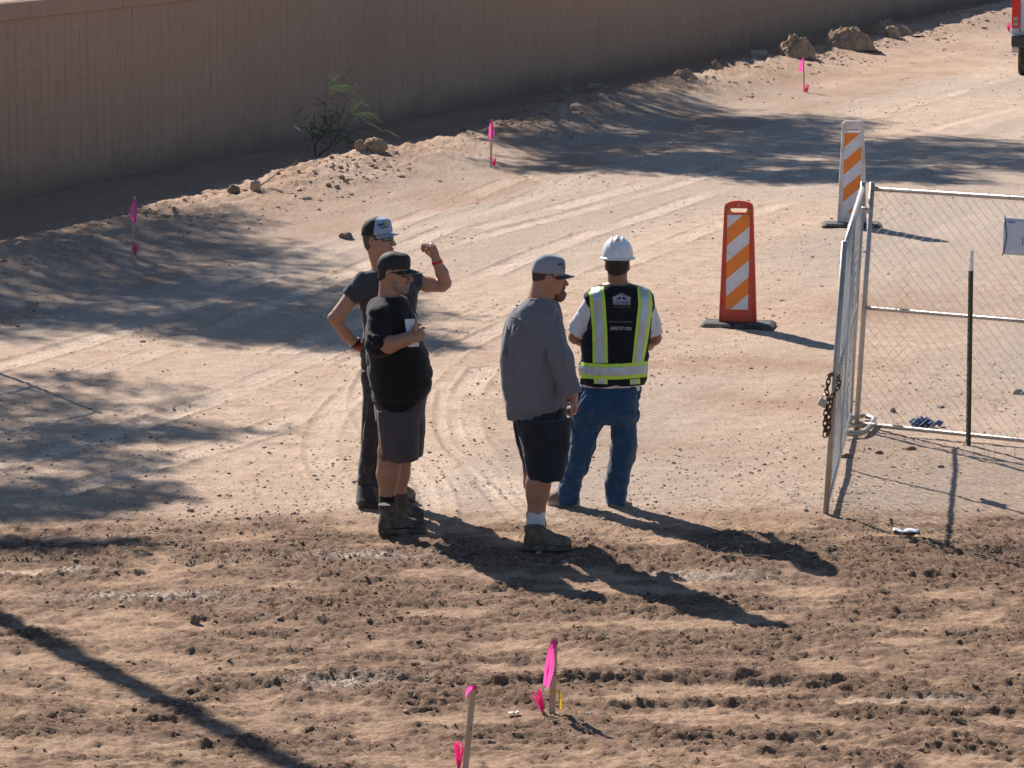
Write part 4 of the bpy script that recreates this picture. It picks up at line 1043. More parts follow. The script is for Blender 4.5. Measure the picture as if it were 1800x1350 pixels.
# prints and tapes laid on cloth: rays through photo points meet the cloth
def laid_on(P, target, grids, mat, name, off=.003, parent=None, thick=0):
    """grids: list of (list of px points, faces)"""
    me = target.data; bv = BVHTree.FromPolygons([v.co for v in me.vertices], [p.vertices for p in me.polygons])
    camL = Vector((0, 0, CAMH))-P.base; mb = MB()
    for pts, fs in grids:
        vs = []; ok = True; last = None
        for px, py in pts:
            d = (P.J(px, py, 0)-camL).normalized(); h = bv.ray_cast(camL, d)
            if h[0] is None: h = bv.find_nearest(P.J(px, py, -.05) if last is None else last); 
            last = h[0]; nn = h[1] if h[1].dot(d) < 0 else -h[1]; vs.append(h[0]+nn*off*.6-d*off*.6)
        mb.add(vs, fs, True)
    o = mb.build(name, mat, parent or target)
    return o
def strip(left, right, n=24, m=4):
    """left/right: polylines of px points, top to bottom"""
    def samp(pl_, t):
        L = [0]
        for a, b in zip(pl_[:-1], pl_[1:]): L.append(L[-1]+math.hypot(b[0]-a[0], b[1]-a[1]))
        s = t*L[-1]
        for i in range(len(pl_)-1):
            if s <= L[i+1]+1e-9: u = (s-L[i])/(L[i+1]-L[i]); return (pl_[i][0]+(pl_[i+1][0]-pl_[i][0])*u, pl_[i][1]+(pl_[i+1][1]-pl_[i][1])*u)
        return pl_[-1]
    pts = []
    for j in range(n+1):
        a, b = samp(left, j/n), samp(right, j/n)
        for i in range(m+1): pts.append((a[0]+(b[0]-a[0])*i/m, a[1]+(b[1]-a[1])*i/m))
    fs = [(j*(m+1)+i, (j+1)*(m+1)+i, (j+1)*(m+1)+i+1, j*(m+1)+i+1) for j in range(n) for i in range(m)]
    return pts, fs
def text_grid(txt, x, y, height, width=None, rot=0.0, bold=0.0, serif=False):
    cu = bpy.data.curves.new('t', 'FONT'); cu.body = txt; cu.size = 1; cu.offset = bold; cu.resolution_u = 2; cu.align_x = 'CENTER'
    ob = bpy.data.objects.new('t', cu); COL.objects.link(ob); dg = bpy.context.evaluated_depsgraph_get(); me = bpy.data.meshes.new_from_object(ob.evaluated_get(dg))
    xs = [v.co.x for v in me.vertices]; w_ = max(xs)-min(xs); sx = (width/w_) if width else height/.7; sy = height/.7
    c, s_ = math.cos(rot), math.sin(rot)
    pts = [(x+(v.co.x*sx)*c-(-v.co.y*sy)*s_*-1*-1, y-(v.co.y*sy)*c+(v.co.x*sx)*s_) for v in me.vertices]
    fs = [tuple(p.vertices) for p in me.polygons]; bpy.data.objects.remove(ob); bpy.data.curves.remove(cu)
    return pts, fs
BODY_LO, BODY_HI = (-.62, -.42, -.02), (.62, .42, 1.98)

# ================= man in the dark T-shirt (hand raised, other hand on hip)
def person_tee():
    P = Person('man in dark T-shirt and pale-fronted cap, one fist raised, other hand on hip', 676, 886)
    J = P.J; R = frame(math.radians(-27), math.radians(7)); c = J(665, 421, -.02); sc = .98
    F = SDF((-.45, -.25, -.02), (.52, .3, 2.02), .0056)
    nb = J(674, 482, .0)
    F.loft(P.secs([(474, 655, 696, .07, 0), (490, 634, 730, .10, 0), (520, 637, 730, .11, 0), (560, 640, 722, .11, 0), (610, 645, 708, .09, 0), (640, 645, 704, .09, 0), (655, 646, 700, .07, 0)]), .02)
    W = head_fields(F, c, R, sc, (nb, .060), jaw=.95)
    # right arm, hand on hip
    F.chain([J(640, 494, -.06), J(596, 551, -.10)], [.054, .047], .03); F.chain([J(596, 551, -.10), J(586, 559, -.10), J(610, 590, -.04), J(632, 610, .0)], [.042, .036, .041, .027], .014)
    hand(F, J(634, 612, .0), J(655, 622, .02)-J(634, 612, 0), (0.2, .9, -.3), .35, .95, side=1)
    # left arm, fist up
    F.chain([J(728, 494, .04), J(752, 500, .03), J(777, 503, .02)], [.050, .049, .041], .02); F.chain([J(776, 501, .02), J(783, 498, .0), J(777, 480, -.02), J(768, 461, -.03)], [.043, .039, .042, .031], .012)
    hand(F, J(767, 456, -.03), J(758, 430, -.04)-J(767, 456, -.03), (-.75, -.55, .1), 1.25, 1.12, side=-1, spread=.03, curls=[1.1, 1.35, 1.45, 1.5])
    for dy, x0 in ((-.02, 654), (.08, 692)):
        F.chain([J(x0, 655, dy), J(x0-2, 760, dy), J(x0-6, 868, dy)], [.062, .05, .04], .02)
    F.folds(.0012, 35, 35, 35, 2)
    body = link('body', F.mesh('body', m_skin1), P.root)
    hair(P, c, R, sc, simple('greying_hair', (.10, .075, .06), .8, var=.4, scale=160), back=-.030, grow=.003)
    # T-shirt
    F = SDF((-.36, -.26, .9), (.34, .28, 1.72), .007)
    F.loft(P.secs([(469, 656, 694, .072, 0), (476, 648, 706, .095, 0), (486, 636, 727, .115, 0), (502, 630, 737, .125, 0), (530, 633, 734, .13, 0), (565, 636, 727, .13, 0), (600, 635, 720, .125, 0), (626, 634, 718, .13, 0)]), .02, n=2.4)
    F.cone(J(641, 493, -.06), J(613, 524, -.082), .064, .066, .04); F.cone(J(722, 491, .03), J(743, 494, .035), .066, .062, .04)
    F.folds(.010, 6, 6, 3, 14, ridged=True, oct=1); F.folds(.006, 12, 12, 8, 24, ridged=True, oct=1)
    F.cap(J(674, 455, 0), J(674, 474, -.01), .060, .066, .006, 'sub')
    link('t_shirt', F.mesh('t_shirt', m_tee), P.root)
    # trousers
    F = SDF((-.30, -.26, .02), (.26, .3, 1.08), .007)
    F.loft(P.secs([(618, 635, 716, .12, 0), (640, 632, 714, .13, 0), (668, 636, 712, .12, 0)]), .02)
    F.loft(P.secs([(650, 633, 676, .10, -.02), (700, 638, 676, .098, -.02), (750, 635, 672, .092, -.02), (800, 631, 668, .090, -.02), (850, 626, 666, .105, -.05), (882, 626, 670, .15, -.09)]), .03)
    F.loft(P.secs([(650, 672, 712, .10, .08), (700, 674, 711, .096, .08), (760, 674, 710, .09, .08), (820, 676, 708, .088, .08), (868, 680, 712, .088, .08)]), .03)
    F.folds(.011, 6, 6, 6, 31, ridged=True, oct=1); F.folds(.010, 8, 8, 17, 35, ridged=True, oct=1, zr=(.45, -.3))
    tr = link('trousers', F.mesh('trousers', m_charc), P.root)
    mb = MB(); z = J(650, 622, 0).z
    sec = P.secs([(622, 634, 717, .128, 0)])[0]
    ring = [Vector((sec[1]+(sec[3]+.004)*math.cos(a), (sec[4]+.004)*math.sin(a), z)) for a in np.linspace(0, 2*math.pi, 40)[:-1]]
    b_ = MB(); n = len(ring); vs = [p+Vector((0, 0, d)) for d in (-.018, .018) for p in ring]; b_.add(vs, [(i, (i+1) % n, n+(i+1) % n, n+i) for i in range(n)], True)
    b_.build('belt', m_rim, tr)
    shoe(P, 'boot', GG(629, 889)-P.base, GG(691, 893)-P.base, m_bootb, m_sole, .050)
    shoe(P, 'boot', GG(683, 883)-P.base, GG(730, 880)-P.base, m_bootb, m_sole, .050)
    m_wh = cloth('pale_cap_front', (.33, .42, .58), .04, .2); m_mesh = simple('black_cap_mesh', (.018, .016, .018), .8)
    cap, Wc = cap_hat(P, c, R, sc, m_mesh, m_wh, m_wh, simple('grey_under_brim', (.32, .30, .30), .8), tall=.020, brim_len=.066, lift=.014, flat=.5, pw=2.1, label='cap with pale blue front and black mesh back')
    laid_on(P, cap, [strip([(664, 394), (665, 398)], [(675, 392), (676, 396)], 3, 6), strip([(668, 400), (669, 402)], [(682, 397), (683, 399)], 2, 6)], simple('dark_stitch', (.05, .07, .12), .8), 'cap_print', .0025)
    laid_on(P, cap, [strip([(674, 390), (676, 396)], [(678, 388), (681, 394)], 3, 4)], simple('yellow_stitch', (.30, .32, .06), .8), 'cap_emblem', .0030)
    glasses(P, W, m_lens, m_rim, True)
    # wristbands and watch
    def band(a, b, r, mat, nm):
        a, b = Vector(a), Vector(b); n = 20; q = (b-a).normalized().to_track_quat('Z', 'Y').to_matrix(); vs = []
        for p in (a, b): vs += [p+q @ Vector((r*math.cos(t), r*math.sin(t), 0)) for t in np.linspace(0, 6.2832, n+1)[:-1]]
        o = MB().add(vs, [(i, (i+1) % n, n+(i+1) % n, n+i) for i in range(n)], True).build(nm, mat, P.root); md = o.modifiers.new('s', 'SOLIDIFY'); md.thickness = .004; md.offset = 1
    mr = simple('red_wristband', (.62, .03, .03), .5)
    band(J(769, 463, -.03), J(768, 459, -.03), .0335, mr, 'wristband'); band(J(629, 606, .0), J(632.5, 609.5, .0), .0335, mr, 'wristband'); band(J(623, 601, -.01), J(627, 604.5, -.005), .037, m_rim, 'watch')
    return P
# ================= man in the black hooded top
def person_hoodie():
    P = Person('stout man in black hooded top and black cap, holding white paper to his chest', 702, 926)
    J = P.J; R = frame(math.radians(-17), math.radians(-3)); c = J(693, 478, 0); sc = 1.0
    F = SDF((-.34, -.40, -.02), (.34, .36, 1.92), .0056)
    F.loft(P.secs([(520, 672, 708, .08, 0), (540, 662, 706, .12, 0), (580, 660, 722, .15, 0), (625, 660, 738, .17, 0), (665, 662, 742, .17, 0), (700, 668, 740, .14, 0), (725, 672, 735, .12, 0)]), .03)
    W = head_fields(F, c, R, sc, (J(683, 528, 0), .068), fat=.008, jaw=1.12)
    F.chain([J(670, 562, -.14), J(663, 606, -.262)], [.045, .048], .02); F.chain([J(662, 608, -.27), J(684, 606, -.27), J(712, 597, -.255), J(722, 593, -.25)], [.052, .054, .041, .034], .02)
    hand(F, J(722, 593, -.25), J(742, 588, -.20)-J(722, 593, -.25), (.35, .9, .0), .9, 1.02, side=1, spread=.1, curls=[.5, .9, 1.0, 1.05], thumb=.25)
    F.cap(J(731, 582, -.262), J(731.5, 562, -.255), .0115, .0095, k=.008)          # forefinger laid up along the paper
    F.chain([J(672, 552, .17), J(685, 612, .26), J(715, 655, .26)], [.058, .052, .036], .03); hand(F, J(715, 655, .26), (.4, -.2, -1), (-.3, -1, 0), .5, 1.0, side=-1)
    for dy, xs in ((-.155, (686, 683, 684, 682, 681, 681)), (.165, (706, 702, 702, 701, 700, 700))):
        F.chain([J(xs[0], 740, dy), J(xs[1], 795, dy), J(xs[2], 815, dy), J(xs[3], 833, dy), J(xs[4], 868, dy), J(xs[5], 905, dy)], [.07, .066, .071, .072, .049, .045], .02)
    F.folds(.0012, 35, 35, 35, 2)
    link('body', F.mesh('body', m_skin2), P.root)
    hair(P, c, R, sc, m_hairdk, back=-.040, grow=.003)
    beard(P, c, R, sc, m_hairgr, 'full', jaw=1.1)
    F = SDF((-.32, -.42, .72), (.34, .40, 1.66), .007)
    F.loft(P.secs([(520, 675, 706, .10, 0), (527, 663, 714, .125, 0), (537, 653, 721, .175, 0), (552, 647, 728, .19, 0), (580, 643, 738, .20, 0), (618, 644, 754, .22, 0), (655, 647, 761, .225, 0), (686, 651, 759, .22, 0), (706, 655, 750, .205, 0), (713, 657, 747, .20, 0)]), .02)
    F.cap(J(668, 557, -.150), J(663, 604, -.255), .076, .070, .06); F.cone(J(661, 607, -.258), J(683.5, 606.5, -.26), .072, .066, .03)
    F.cap(J(668, 553, .165), J(690, 606, .26), .084, .076, .05); F.cone(J(690, 606, .26), J(712, 640, .26), .074, .062, .03)
    F.ell(J(664, 537, 0), (.055, .13, .055), .04); F.ell(J(660, 546, 0), (.05, .11, .06), .04)                    # hood lying on the back
    F.folds(.011, 5, 5, 4, 14, ridged=True, oct=1); F.folds(.008, 8, 8, 14, 24, ridged=True, oct=1)
    F.ell(J(690, 527, 0), (.092, .105, .034), .03); F.cap(J(692, 498, 0), J(690, 519, 0), .066, .070, .006, 'sub')
    for L_ in ([(647, 588, -.27), (660, 592, -.335), (676, 590, -.32)], [(646, 600, -.27), (658, 606, -.335), (672, 604, -.33)], [(655, 556, -.19), (662, 575, -.235), (672, 586, -.24)], [(700, 560, -.17), (693, 585, -.20), (690, 590, -.20)], [(700, 640, -.20), (720, 652, -.19), (742, 655, -.13)], [(690, 675, -.215), (715, 684, -.20), (740, 680, -.13)]):
        F.chain([J(*q) for q in L_], [.006, .011, .006], .02)
    hd = link('hooded_top', F.mesh('hooded_top', m_black), P.root)
    # ribbed hem and kangaroo pocket seam
    laid_on(P, hd, [strip([(733, 618), (739, 645), (741, 672)], [(734.5, 617), (740.5, 645), (742.5, 672)], 20, 1), strip([(657, 704), (700, 708), (747, 702)], [(657, 705), (700, 709.2), (747, 703)], 1, 30) if False else strip([(657, 703.5), (657, 705)], [(747, 703), (747, 704.5)], 1, 34)], cloth('seam_black', (.03, .032, .036)), 'seam', .003)
    for s_ in (J(718, 519, -.07), ):
        MB().tube([J(716, 516, -.06), J(722, 528, -.085), J(729, 545, -.08), J(735, 559, -.07)], .0034, 6).build('drawstring', m_sockb, hd)
        MB().tube([J(735, 559, -.07), J(735.6, 562, -.07)], .0042, 6).build('string_tip', simple('string_tip', (.35, .3, .26), .4, .5), hd)
    F = SDF((-.28, -.36, .42), (.30, .38, .98), .007)
    F.loft(P.secs([(690, 656, 752, .19, 0), (715, 658, 750, .19, 0), (740, 660, 748, .18, 0)]), .03)
    F.loft(P.secs([(720, 659, 735, .12, -.12), (760, 664, 736, .125, -.145), (790, 668, 736, .13, -.15), (806, 668, 735.5, .132, -.15)]), .012)
    F.loft(P.secs([(720, 680, 750, .12, .13), (760, 690, 748, .115, .13), (801, 697, 744, .115, .13)]), .012)
    F.folds(.011, 8, 8, 2.0, 41, ridged=True, oct=1); F.folds(.004, 14, 14, 8, 45, ridged=True, oct=1)
    F.cap(J(700, 810, -.15), J(700, 784, -.15), .100, .07, .004, 'sub')
    link('shorts', F.mesh('shorts', m_short), P.root)
    for x0, dy, y1 in ((681, -.155, 0), (700, .165, 0)):
        F = SDF(J(x0, 925, dy)-Vector((.12, .12, .02)), J(x0, 860, dy)+Vector((.12, .12, .05)), .005)
        F.cap(J(x0, 872, dy), J(x0, 905, dy), .054, .052); F.cut(J(x0, 869.5, dy), (0, 0, 1)); link('sock', F.mesh('sock', m_sockb), P.root)
    shoe(P, 'boot', GG(666, 938)-P.base, GG(745, 937)-P.base, m_boot, m_sole, .055, shaft=(.185, .060))
    shoe(P, 'boot', GG(684, 918)-P.base, GG(744, 916)-P.base, m_boot, m_sole, .054, shaft=(.185, .060))
    m_cb = simple('black_cap', (.020, .020, .022), .75, var=.2, bmp=.2)
    cap_hat(P, c, R, sc, m_cb, m_cb, simple('black_brim', (.03, .028, .028), .6), simple('brim_under', (.05, .045, .045), .7), tall=.006, brim_len=.080, lift=.006, flat=.35, pw=2.05)
    glasses(P, W, m_lens, m_rim, False)
    return P
# ================= man in the grey long top
def person_grey():
    P = Person('heavyset man in loose grey top, pale cap and dark shorts, half turned away', 962, 958)
    J = P.J; R = frame(math.radians(4), math.radians(-4)); c = J(965, 487, 0); sc = .97
    F = SDF((-.36, -.36, -.02), (.32, .36, 1.98), .0056)
    F.loft(P.secs([(525, 934, 970, .075, 0), (545, 914, 978, .12, 0), (580, 898, 976, .15, 0), (640, 888, 980, .19, 0), (700, 896, 982, .19, 0), (735, 905, 985, .16, 0)]), .03)
    W = head_fields(F, c, R, sc, (J(949, 540, 0), .074), fat=.008, jaw=1.15)
    F.cap(J(953, 505, 0), J(947, 534, 0), .054, .070, .03)
    F.chain([J(962, 582, -.10), J(984, 632, -.15)], [.052, .054], .03); F.chain([J(984, 632, -.15), J(992, 648, -.15), J(1000, 680, -.17), J(1006, 695, -.18)], [.054, .052, .040, .033], .02)
    hand(F, J(1007, 696, -.18), J(1011, 716, -.19)-J(1007, 696, -.18), (-.9, .1, .15), 1.0, 1.0, side=-1, spread=.04, curls=[.9, 1.0, 1.05, 1.1])
    F.chain([J(930, 575, .16), J(940, 640, .25), J(975, 690, .26)], [.06, .052, .034], .03); hand(F, J(975, 690, .26), (1, -.2, -.4), (0, -1, 0), .6, 1, side=-1)
    F.chain([J(957, 760, -.09), J(950, 826, -.09), J(946, 850, -.09), J(945, 866, -.09), J(943, 898, -.09), J(941, 930, -.09)], [.11, .076, .0765, .071, .053, .046], .02)
    F.chain([J(938, 760, .12), J(941, 826, .14), J(941, 848, .15), J(943, 880, .15), J(943, 912, .15)], [.11, .074, .072, .056, .045], .02)
    F.folds(.0012, 35, 35, 35, 2)
    link('body', F.mesh('body', m_skin3), P.root)
    hair(P, c, R, sc, simple('short_brown_hair', (.06, .042, .032), .8, var=.4, scale=160), back=-.050, grow=.003); beard(P, c, R, sc, m_hairbr, 'goatee', chin=.006)
    F = SDF((-.38, -.42, .68), (.34, .40, 1.68), .007)
    F.loft(P.secs([(523, 930, 974, .10, 0), (531, 916, 982, .125, 0), (542, 903, 986, .155, 0), (556, 890, 990, .18, 0), (585, 881, 991, .20, 0), (630, 877, 989, .215, 0), (675, 879, 990, .22, 0), (710, 884, 994, .22, 0), (739, 892, 991, .17, 0)]), .02, n=2.1)
    F.cap(J(966, 574, -.11), J(984, 632, -.165), .078, .080, .05); F.cone(J(984, 632, -.165), J(1004, 694, -.185), .080, .070, .04, sy=.9)
    F.cap(J(930, 575, .15), J(945, 640, .24), .08, .078, .05)
    # long drape folds down the back, creases at the armpit
    F.folds(.013, 9, 9, 1.1, 14, ridged=True, oct=1); F.folds(.007, 19, 19, 3.0, 24, ridged=True, oct=1); F.folds(.010, 5, 5, 9, 28, ridged=True, oct=1, zr=(1.15, -.3)); F.folds(.006, 7, 7, 7, 29, zr=(1.35, .25))
    def onb(px, py, out=.0): u = max(-.97, min(.97, (px-934)/57)); return J(px, py, -.205*math.sqrt(1-u*u)+out)
    for L_, r_ in (([(892, 572), (886, 620), (886, 680)], .010), ([(903, 575), (899, 625), (902, 690)], .009), ([(915, 560), (909, 585), (893, 606)], .009), ([(958, 600), (950, 640), (930, 676)], .010), ([(962, 626), (958, 662), (948, 704)], .010), ([(975, 640), (970, 680), (968, 722)], .009), ([(925, 600), (921, 650), (924, 715)], .007)):
        F.chain([onb(*q, out=(.004 if i == 1 else .012)) for i, q in enumerate(L_)], [r_*.5, r_, r_*.6], .022)
    F.cap(J(952, 505, 0), J(949, 528, 0), .076, .082, .006, 'sub')
    F.cap(J(1007, 702, -.187), J(1001, 686, -.184), .058, .050, .004, 'sub')
    F.cut(J(940, 739, -.17), (0.02, -.2, -1))
    st = link('long_top', F.mesh('long_top', m_greyt), P.root)
    m_seam = cloth('seam_grey', (.30, .30, .34))
    laid_on(P, st, [strip([(883, 559), (883, 560.4)], [(903, 556), (903, 557.4)], 1, 8), strip([(903, 556), (903, 557.4)], [(922, 563), (922, 564.4)], 1, 8), strip([(922, 563), (922, 564.4)], [(941, 584), (941, 585.6)], 1, 10)], m_seam, 'seam', .0025)
    F = SDF((-.30, -.36, .40), (.28, .36, .98), .007)
    F.loft(P.secs([(715, 898, 994, .19, 0), (745, 903, 992, .18, 0)]), .03)
    F.loft(P.secs([(735, 905, 1001, .14, -.09), (780, 913, 1001, .135, -.09), (815, 921, 997, .125, -.09), (843, 928, 990, .12, -.09)]), .02)
    F.loft(P.secs([(735, 900, 975, .14, .12), (780, 907, 972, .13, .12), (815, 919, 968, .12, .12), (832, 924, 962, .118, .12)]), .02)
    F.folds(.010, 8, 8, 2.6, 41, ridged=True, oct=1); F.folds(.005, 13, 13, 11, 45, ridged=True, oct=1)
    link('shorts', F.mesh('shorts', m_navy), P.root)
    F = SDF(J(942, 945, -.09)-Vector((.12, .12, .02)), J(942, 890, -.09)+Vector((.12, .12, .05)), .0045)
    F.cap(J(943, 897, -.09), J(941.5, 935, -.09), .0575, .054); F.folds(.0012, 12, 12, 60, 3); F.cut(J(942, 897, -.09), (0, 0, 1)); link('sock', F.mesh('sock', m_sockw), P.root)
    F = SDF(J(943, 930, .15)-Vector((.1, .1, .02)), J(943, 895, .15)+Vector((.1, .1, .05)), .0045)
    F.cap(J(943, 900, .15), J(943, 925, .15), .053, .05); F.cut(J(943, 900, .15), (0, 0, 1)); link('sock', F.mesh('sock', m_sockw), P.root)
    shoe(P, 'boot', GG(921, 968)-P.base, GG(1004, 967)-P.base, m_bootb, m_sole, .055, shaft=(.150, .064), sole=.034)
    shoe(P, 'boot', GG(938, 943)-P.base, GG(948, 927)-P.base, m_bootb, m_sole, .052, shaft=(.150, .058))
    m_pc = cloth('pale_grey_cap', (.27, .30, .345), .05, .2)
    cap, Wc = cap_hat(P, c, R, sc, m_pc, m_pc, simple('navy_brim', (.035, .04, .055), .55), simple('navy_under_brim', (.018, .022, .036), .8), tall=.022, brim_len=.075, flat=.35, lift=.006)
    laid_on(P, cap, [strip([(981, 463), (981, 467)], [(984.5, 463), (984.5, 467)], 3, 4), strip([(985.4, 463), (985.4, 467)], [(990.5, 463), (990.5, 467)], 3, 4)], simple('brown_stitch', (.10, .06, .05), .8), 'cap_print', .0025)
    laid_on(P, cap, [strip([(988, 470), (988, 472)], [(993.5, 469), (993.5, 471)], 2, 4)], simple('blue_stitch', (.06, .09, .2), .8), 'cap_mark', .0025)
    return P
# ================= man in the hard hat and vest
def person_vest():
    P = Person('man in white hard hat, safety vest and blue jeans with his back turned', 1052, 889)
    J = P.J; R = frame(math.radians(84), math.radians(-2)); c = J(1085.5, 464, .0); sc = .98
    F = SDF((-.34, -.30, -.02), (.46, .42, 1.94), .0056)
    F.loft(P.secs([(498, 1060, 1110, .07, 0), (515, 1045, 1130, .08, 0), (560, 1042, 1136, .10, 0), (620, 1034, 1128, .10, 0), (680, 1034, 1116, .09, 0), (715, 1024, 1108, .09, 0), (740, 1024, 1104, .08, 0)]), .02)
    W = head_fields(F, c, R, sc, (J(1086, 503, 0), .064))
    for side, A_ in ((-1, [(1042, 532, 0), (1012, 592, .03), (1030, 604, .22), (1052, 600, .30)]), (1, [(1134, 532, 0), (1150, 594, .03), (1140, 606, .22), (1118, 602, .30)])):
        Q = [J(*a) for a in A_]; F.chain(Q, [.046, .045, .036, .028], .02); hand(F, Q[3], Q[3]-Q[2], (-side*.2, 0, 1), .5, .98, side=side)
    F.chain([J(1036, 740, 0), J(1022, 800, 0), J(1002, 862, 0), J(1001, 882, 0)], [.06, .05, .042, .036], .02); F.chain([J(1098, 740, 0), J(1093, 800, .0), J(1084, 862, .02), J(1082, 884, .02)], [.06, .05, .042, .036], .02)
    F.folds(.0012, 35, 35, 35, 2)
    link('body', F.mesh('body', m_skin4), P.root)
    hair(P, c, R, sc, m_hairdk, back=-.055, zlim=.03)
    # white T-shirt
    F = SDF((-.30, -.24, .76), (.50, .26, 1.66), .007)
    base = [(503, 1058, 1112, .075, 0), (509, 1040, 1136, .09, 0), (518, 1030, 1145, .105, 0), (540, 1034, 1148, .12, 0), (560, 1034, 1146, .125, 0), (600, 1028, 1140, .128, 0), (645, 1022, 1134, .13, 0), (686, 1020, 1124, .128, 0)]
    F.loft(P.secs(base), .02, n=2.4); F.cone(J(1044, 530, .01), J(1010.5, 587, .02), .058, .064, .03); F.cone(J(1134, 530, .01), J(1150.5, 590, .02), .056, .060, .03)
    F.folds(.009, 7, 7, 4, 14, ridged=True, oct=1); F.folds(.005, 15, 15, 9, 24, ridged=True, oct=1)
    F.cap(J(1086, 485, 0), J(1086, 504, 0), .060, .066, .006, 'sub')
    F.cut(J(1060, 683, -.1), (-.05, -.25, -1))
    link('t_shirt', F.mesh('t_shirt', m_white), P.root)
    # vest
    F = SDF((-.28, -.24, .80), (.46, .26, 1.66), .0055)
    F.loft(P.secs([(498, 1066, 1106, .085, 0), (502, 1052, 1122, .098, 0), (509, 1032, 1143, .112, 0), (520, 1024, 1149.5, .128, 0), (540, 1030, 1152, .142, 0), (560, 1030.5, 1150, .146, 0), (590, 1023.5, 1144, .148, 0), (640, 1018, 1139, .152, 0), (668, 1018, 1134, .15, 0), (675, 1018.5, 1132, .15, 0)]), .02, n=2.5)
    F.folds(.0075, 6, 6, 3.5, 14, ridged=True, oct=1); F.folds(.005, 9, 9, 13, 24, ridged=True, oct=1)
    F.cap(J(1086, 482, .01), J(1086, 500, .01), .060, .064, .006, 'sub')
    vst = link('safety_vest', F.mesh('safety_vest', m_vest), P.root)
    m_lime = simple('lime_trim', (.54, .84, .10), .6, var=.08, scale=60); m_lime.node_tree.nodes['Principled BSDF'].inputs['Emission Strength'].default_value = 0
    m_tape = simple('silver_tape', (.46, .56, .66), .35, .25, .10, 80)
    # left band
    Lo = [(1034, 508), (1037, 530), (1041.5, 580), (1042, 638)]; Li = [(1061, 503.5), (1064, 530), (1067.5, 580), (1068.5, 638)]
    def between(A_, B_, a, b): return [(p[0]+(q[0]-p[0])*a, p[1]+(q[1]-p[1])*a) for p, q in zip(A_, B_)], [(p[0]+(q[0]-p[0])*b, p[1]+(q[1]-p[1])*b) for p, q in zip(A_, B_)]
    Ri = [(1120, 504.5), (1122, 535), (1117, 580), (1111, 638)]; Ro = [(1144, 509), (1147, 535), (1141.5, 580), (1131.5, 638)]
    for A_, B_ in ((Lo, Li), (Ri, Ro)):
        laid_on(P, vst, [strip(*between(A_, B_, 0, 1), 34, 8)], m_lime, 'lime_band', .0030); laid_on(P, vst, [strip(*between(A_, B_, .24, .76), 34, 6)], m_tape, 'reflective_band', .0050)
    def hb_(y0, y1, x0=1018.6, x1=1138.2, dy=-2.0): return strip([(x0, y0), (x0, y1)], [(x1, y0+dy), (x1-.7, y1+dy)], 5, 44)
    def arc(y0, y1):
        pts = []; n, m = 4, 46
        for j in range(n+1):
            for i in range(m+1):
                u = i/m; x = 1017.8+(1138.2-1017.8)*u; y = y0+(y1-y0)*j/n+4.0*math.sin(math.pi*u)-2*u; pts.append((x, y))
        return pts, [(j*(m+1)+i, (j+1)*(m+1)+i, (j+1)*(m+1)+i+1, j*(m+1)+i+1) for j in range(n) for i in range(m)]
    laid_on(P, vst, [arc(636.5, 664)], m_lime, 'lime_band', .0062); laid_on(P, vst, [arc(643, 657)], m_tape, 'reflective_band', .0080)
    laid_on(P, vst, [strip([(1044, 665), (1044.5, 674)], [(1068, 666), (1068, 675.2)], 4, 6)], m_lime, 'lime_tab', .0035); laid_on(P, vst, [strip([(1107, 667), (1107.5, 676)], [(1125, 665), (1125, 674.5)], 4, 6)], m_lime, 'lime_tab', .0035)
    laid_on(P, vst, [strip([(1049, 665), (1049.5, 674)], [(1063, 666), (1063, 674.5)], 4, 4)], m_tape, 'reflective_tab', .0050); laid_on(P, vst, [strip([(1112, 667), (1112, 675)], [(1120.5, 666), (1120.5, 674)], 4, 4)], m_tape, 'reflective_tab', .0050)
    laid_on(P, vst, [strip([(1087, 495), (1088, 504)], [(1098.5, 494.5), (1100.5, 503.5)], 4, 4)], simple('label_green', (.10, .16, .12), .7), 'neck_label', .004)
    m_ink = simple('white_print', (.34, .38, .46), .7, var=.1); m_bk = simple('vest_black_print', (.016, .018, .026), .8); m_ink2 = simple('grey_print', (.60, .61, .62), .7)
    # emblem: house gable with two lions and the name
    g = [([(1076.5, 524.8), (1076.5, 536.4), (1108.5, 536.4), (1108.5, 524.8), (1092.5, 517.8)], [(0, 1, 2, 3, 4)])]
    def sub(poly, n=1): return poly
    pts, fs = strip([(1077.5, 523), (1077.5, 536)], [(1108, 523), (1108, 536)], 6, 14); laid_on(P, vst, [(pts, fs)], m_ink, 'emblem', .0035)
    laid_on(P, vst, [strip([(1092.5, 516), (1078, 522.8)], [(1092.6, 518), (1079, 523.6)], 8, 1), strip([(1092.4, 518), (1092.4, 523.2)], [(1079.6, 523), (1079.6, 523.2)], 1, 8), strip([(1092.4, 518), (1092.4, 523.2)], [(1106, 523), (1106, 523.2)], 1, 8)], m_ink, 'emblem', .0035)
    laid_on(P, vst, [strip([(1075.5, 523.3), (1075.5, 524.2)], [(1092.5, 515), (1092.5, 516.4)], 1, 8), strip([(1092.5, 515), (1092.5, 516.4)], [(1110, 523.3), (1110, 524.2)], 1, 8)], m_ink, 'emblem_roof', .0038)
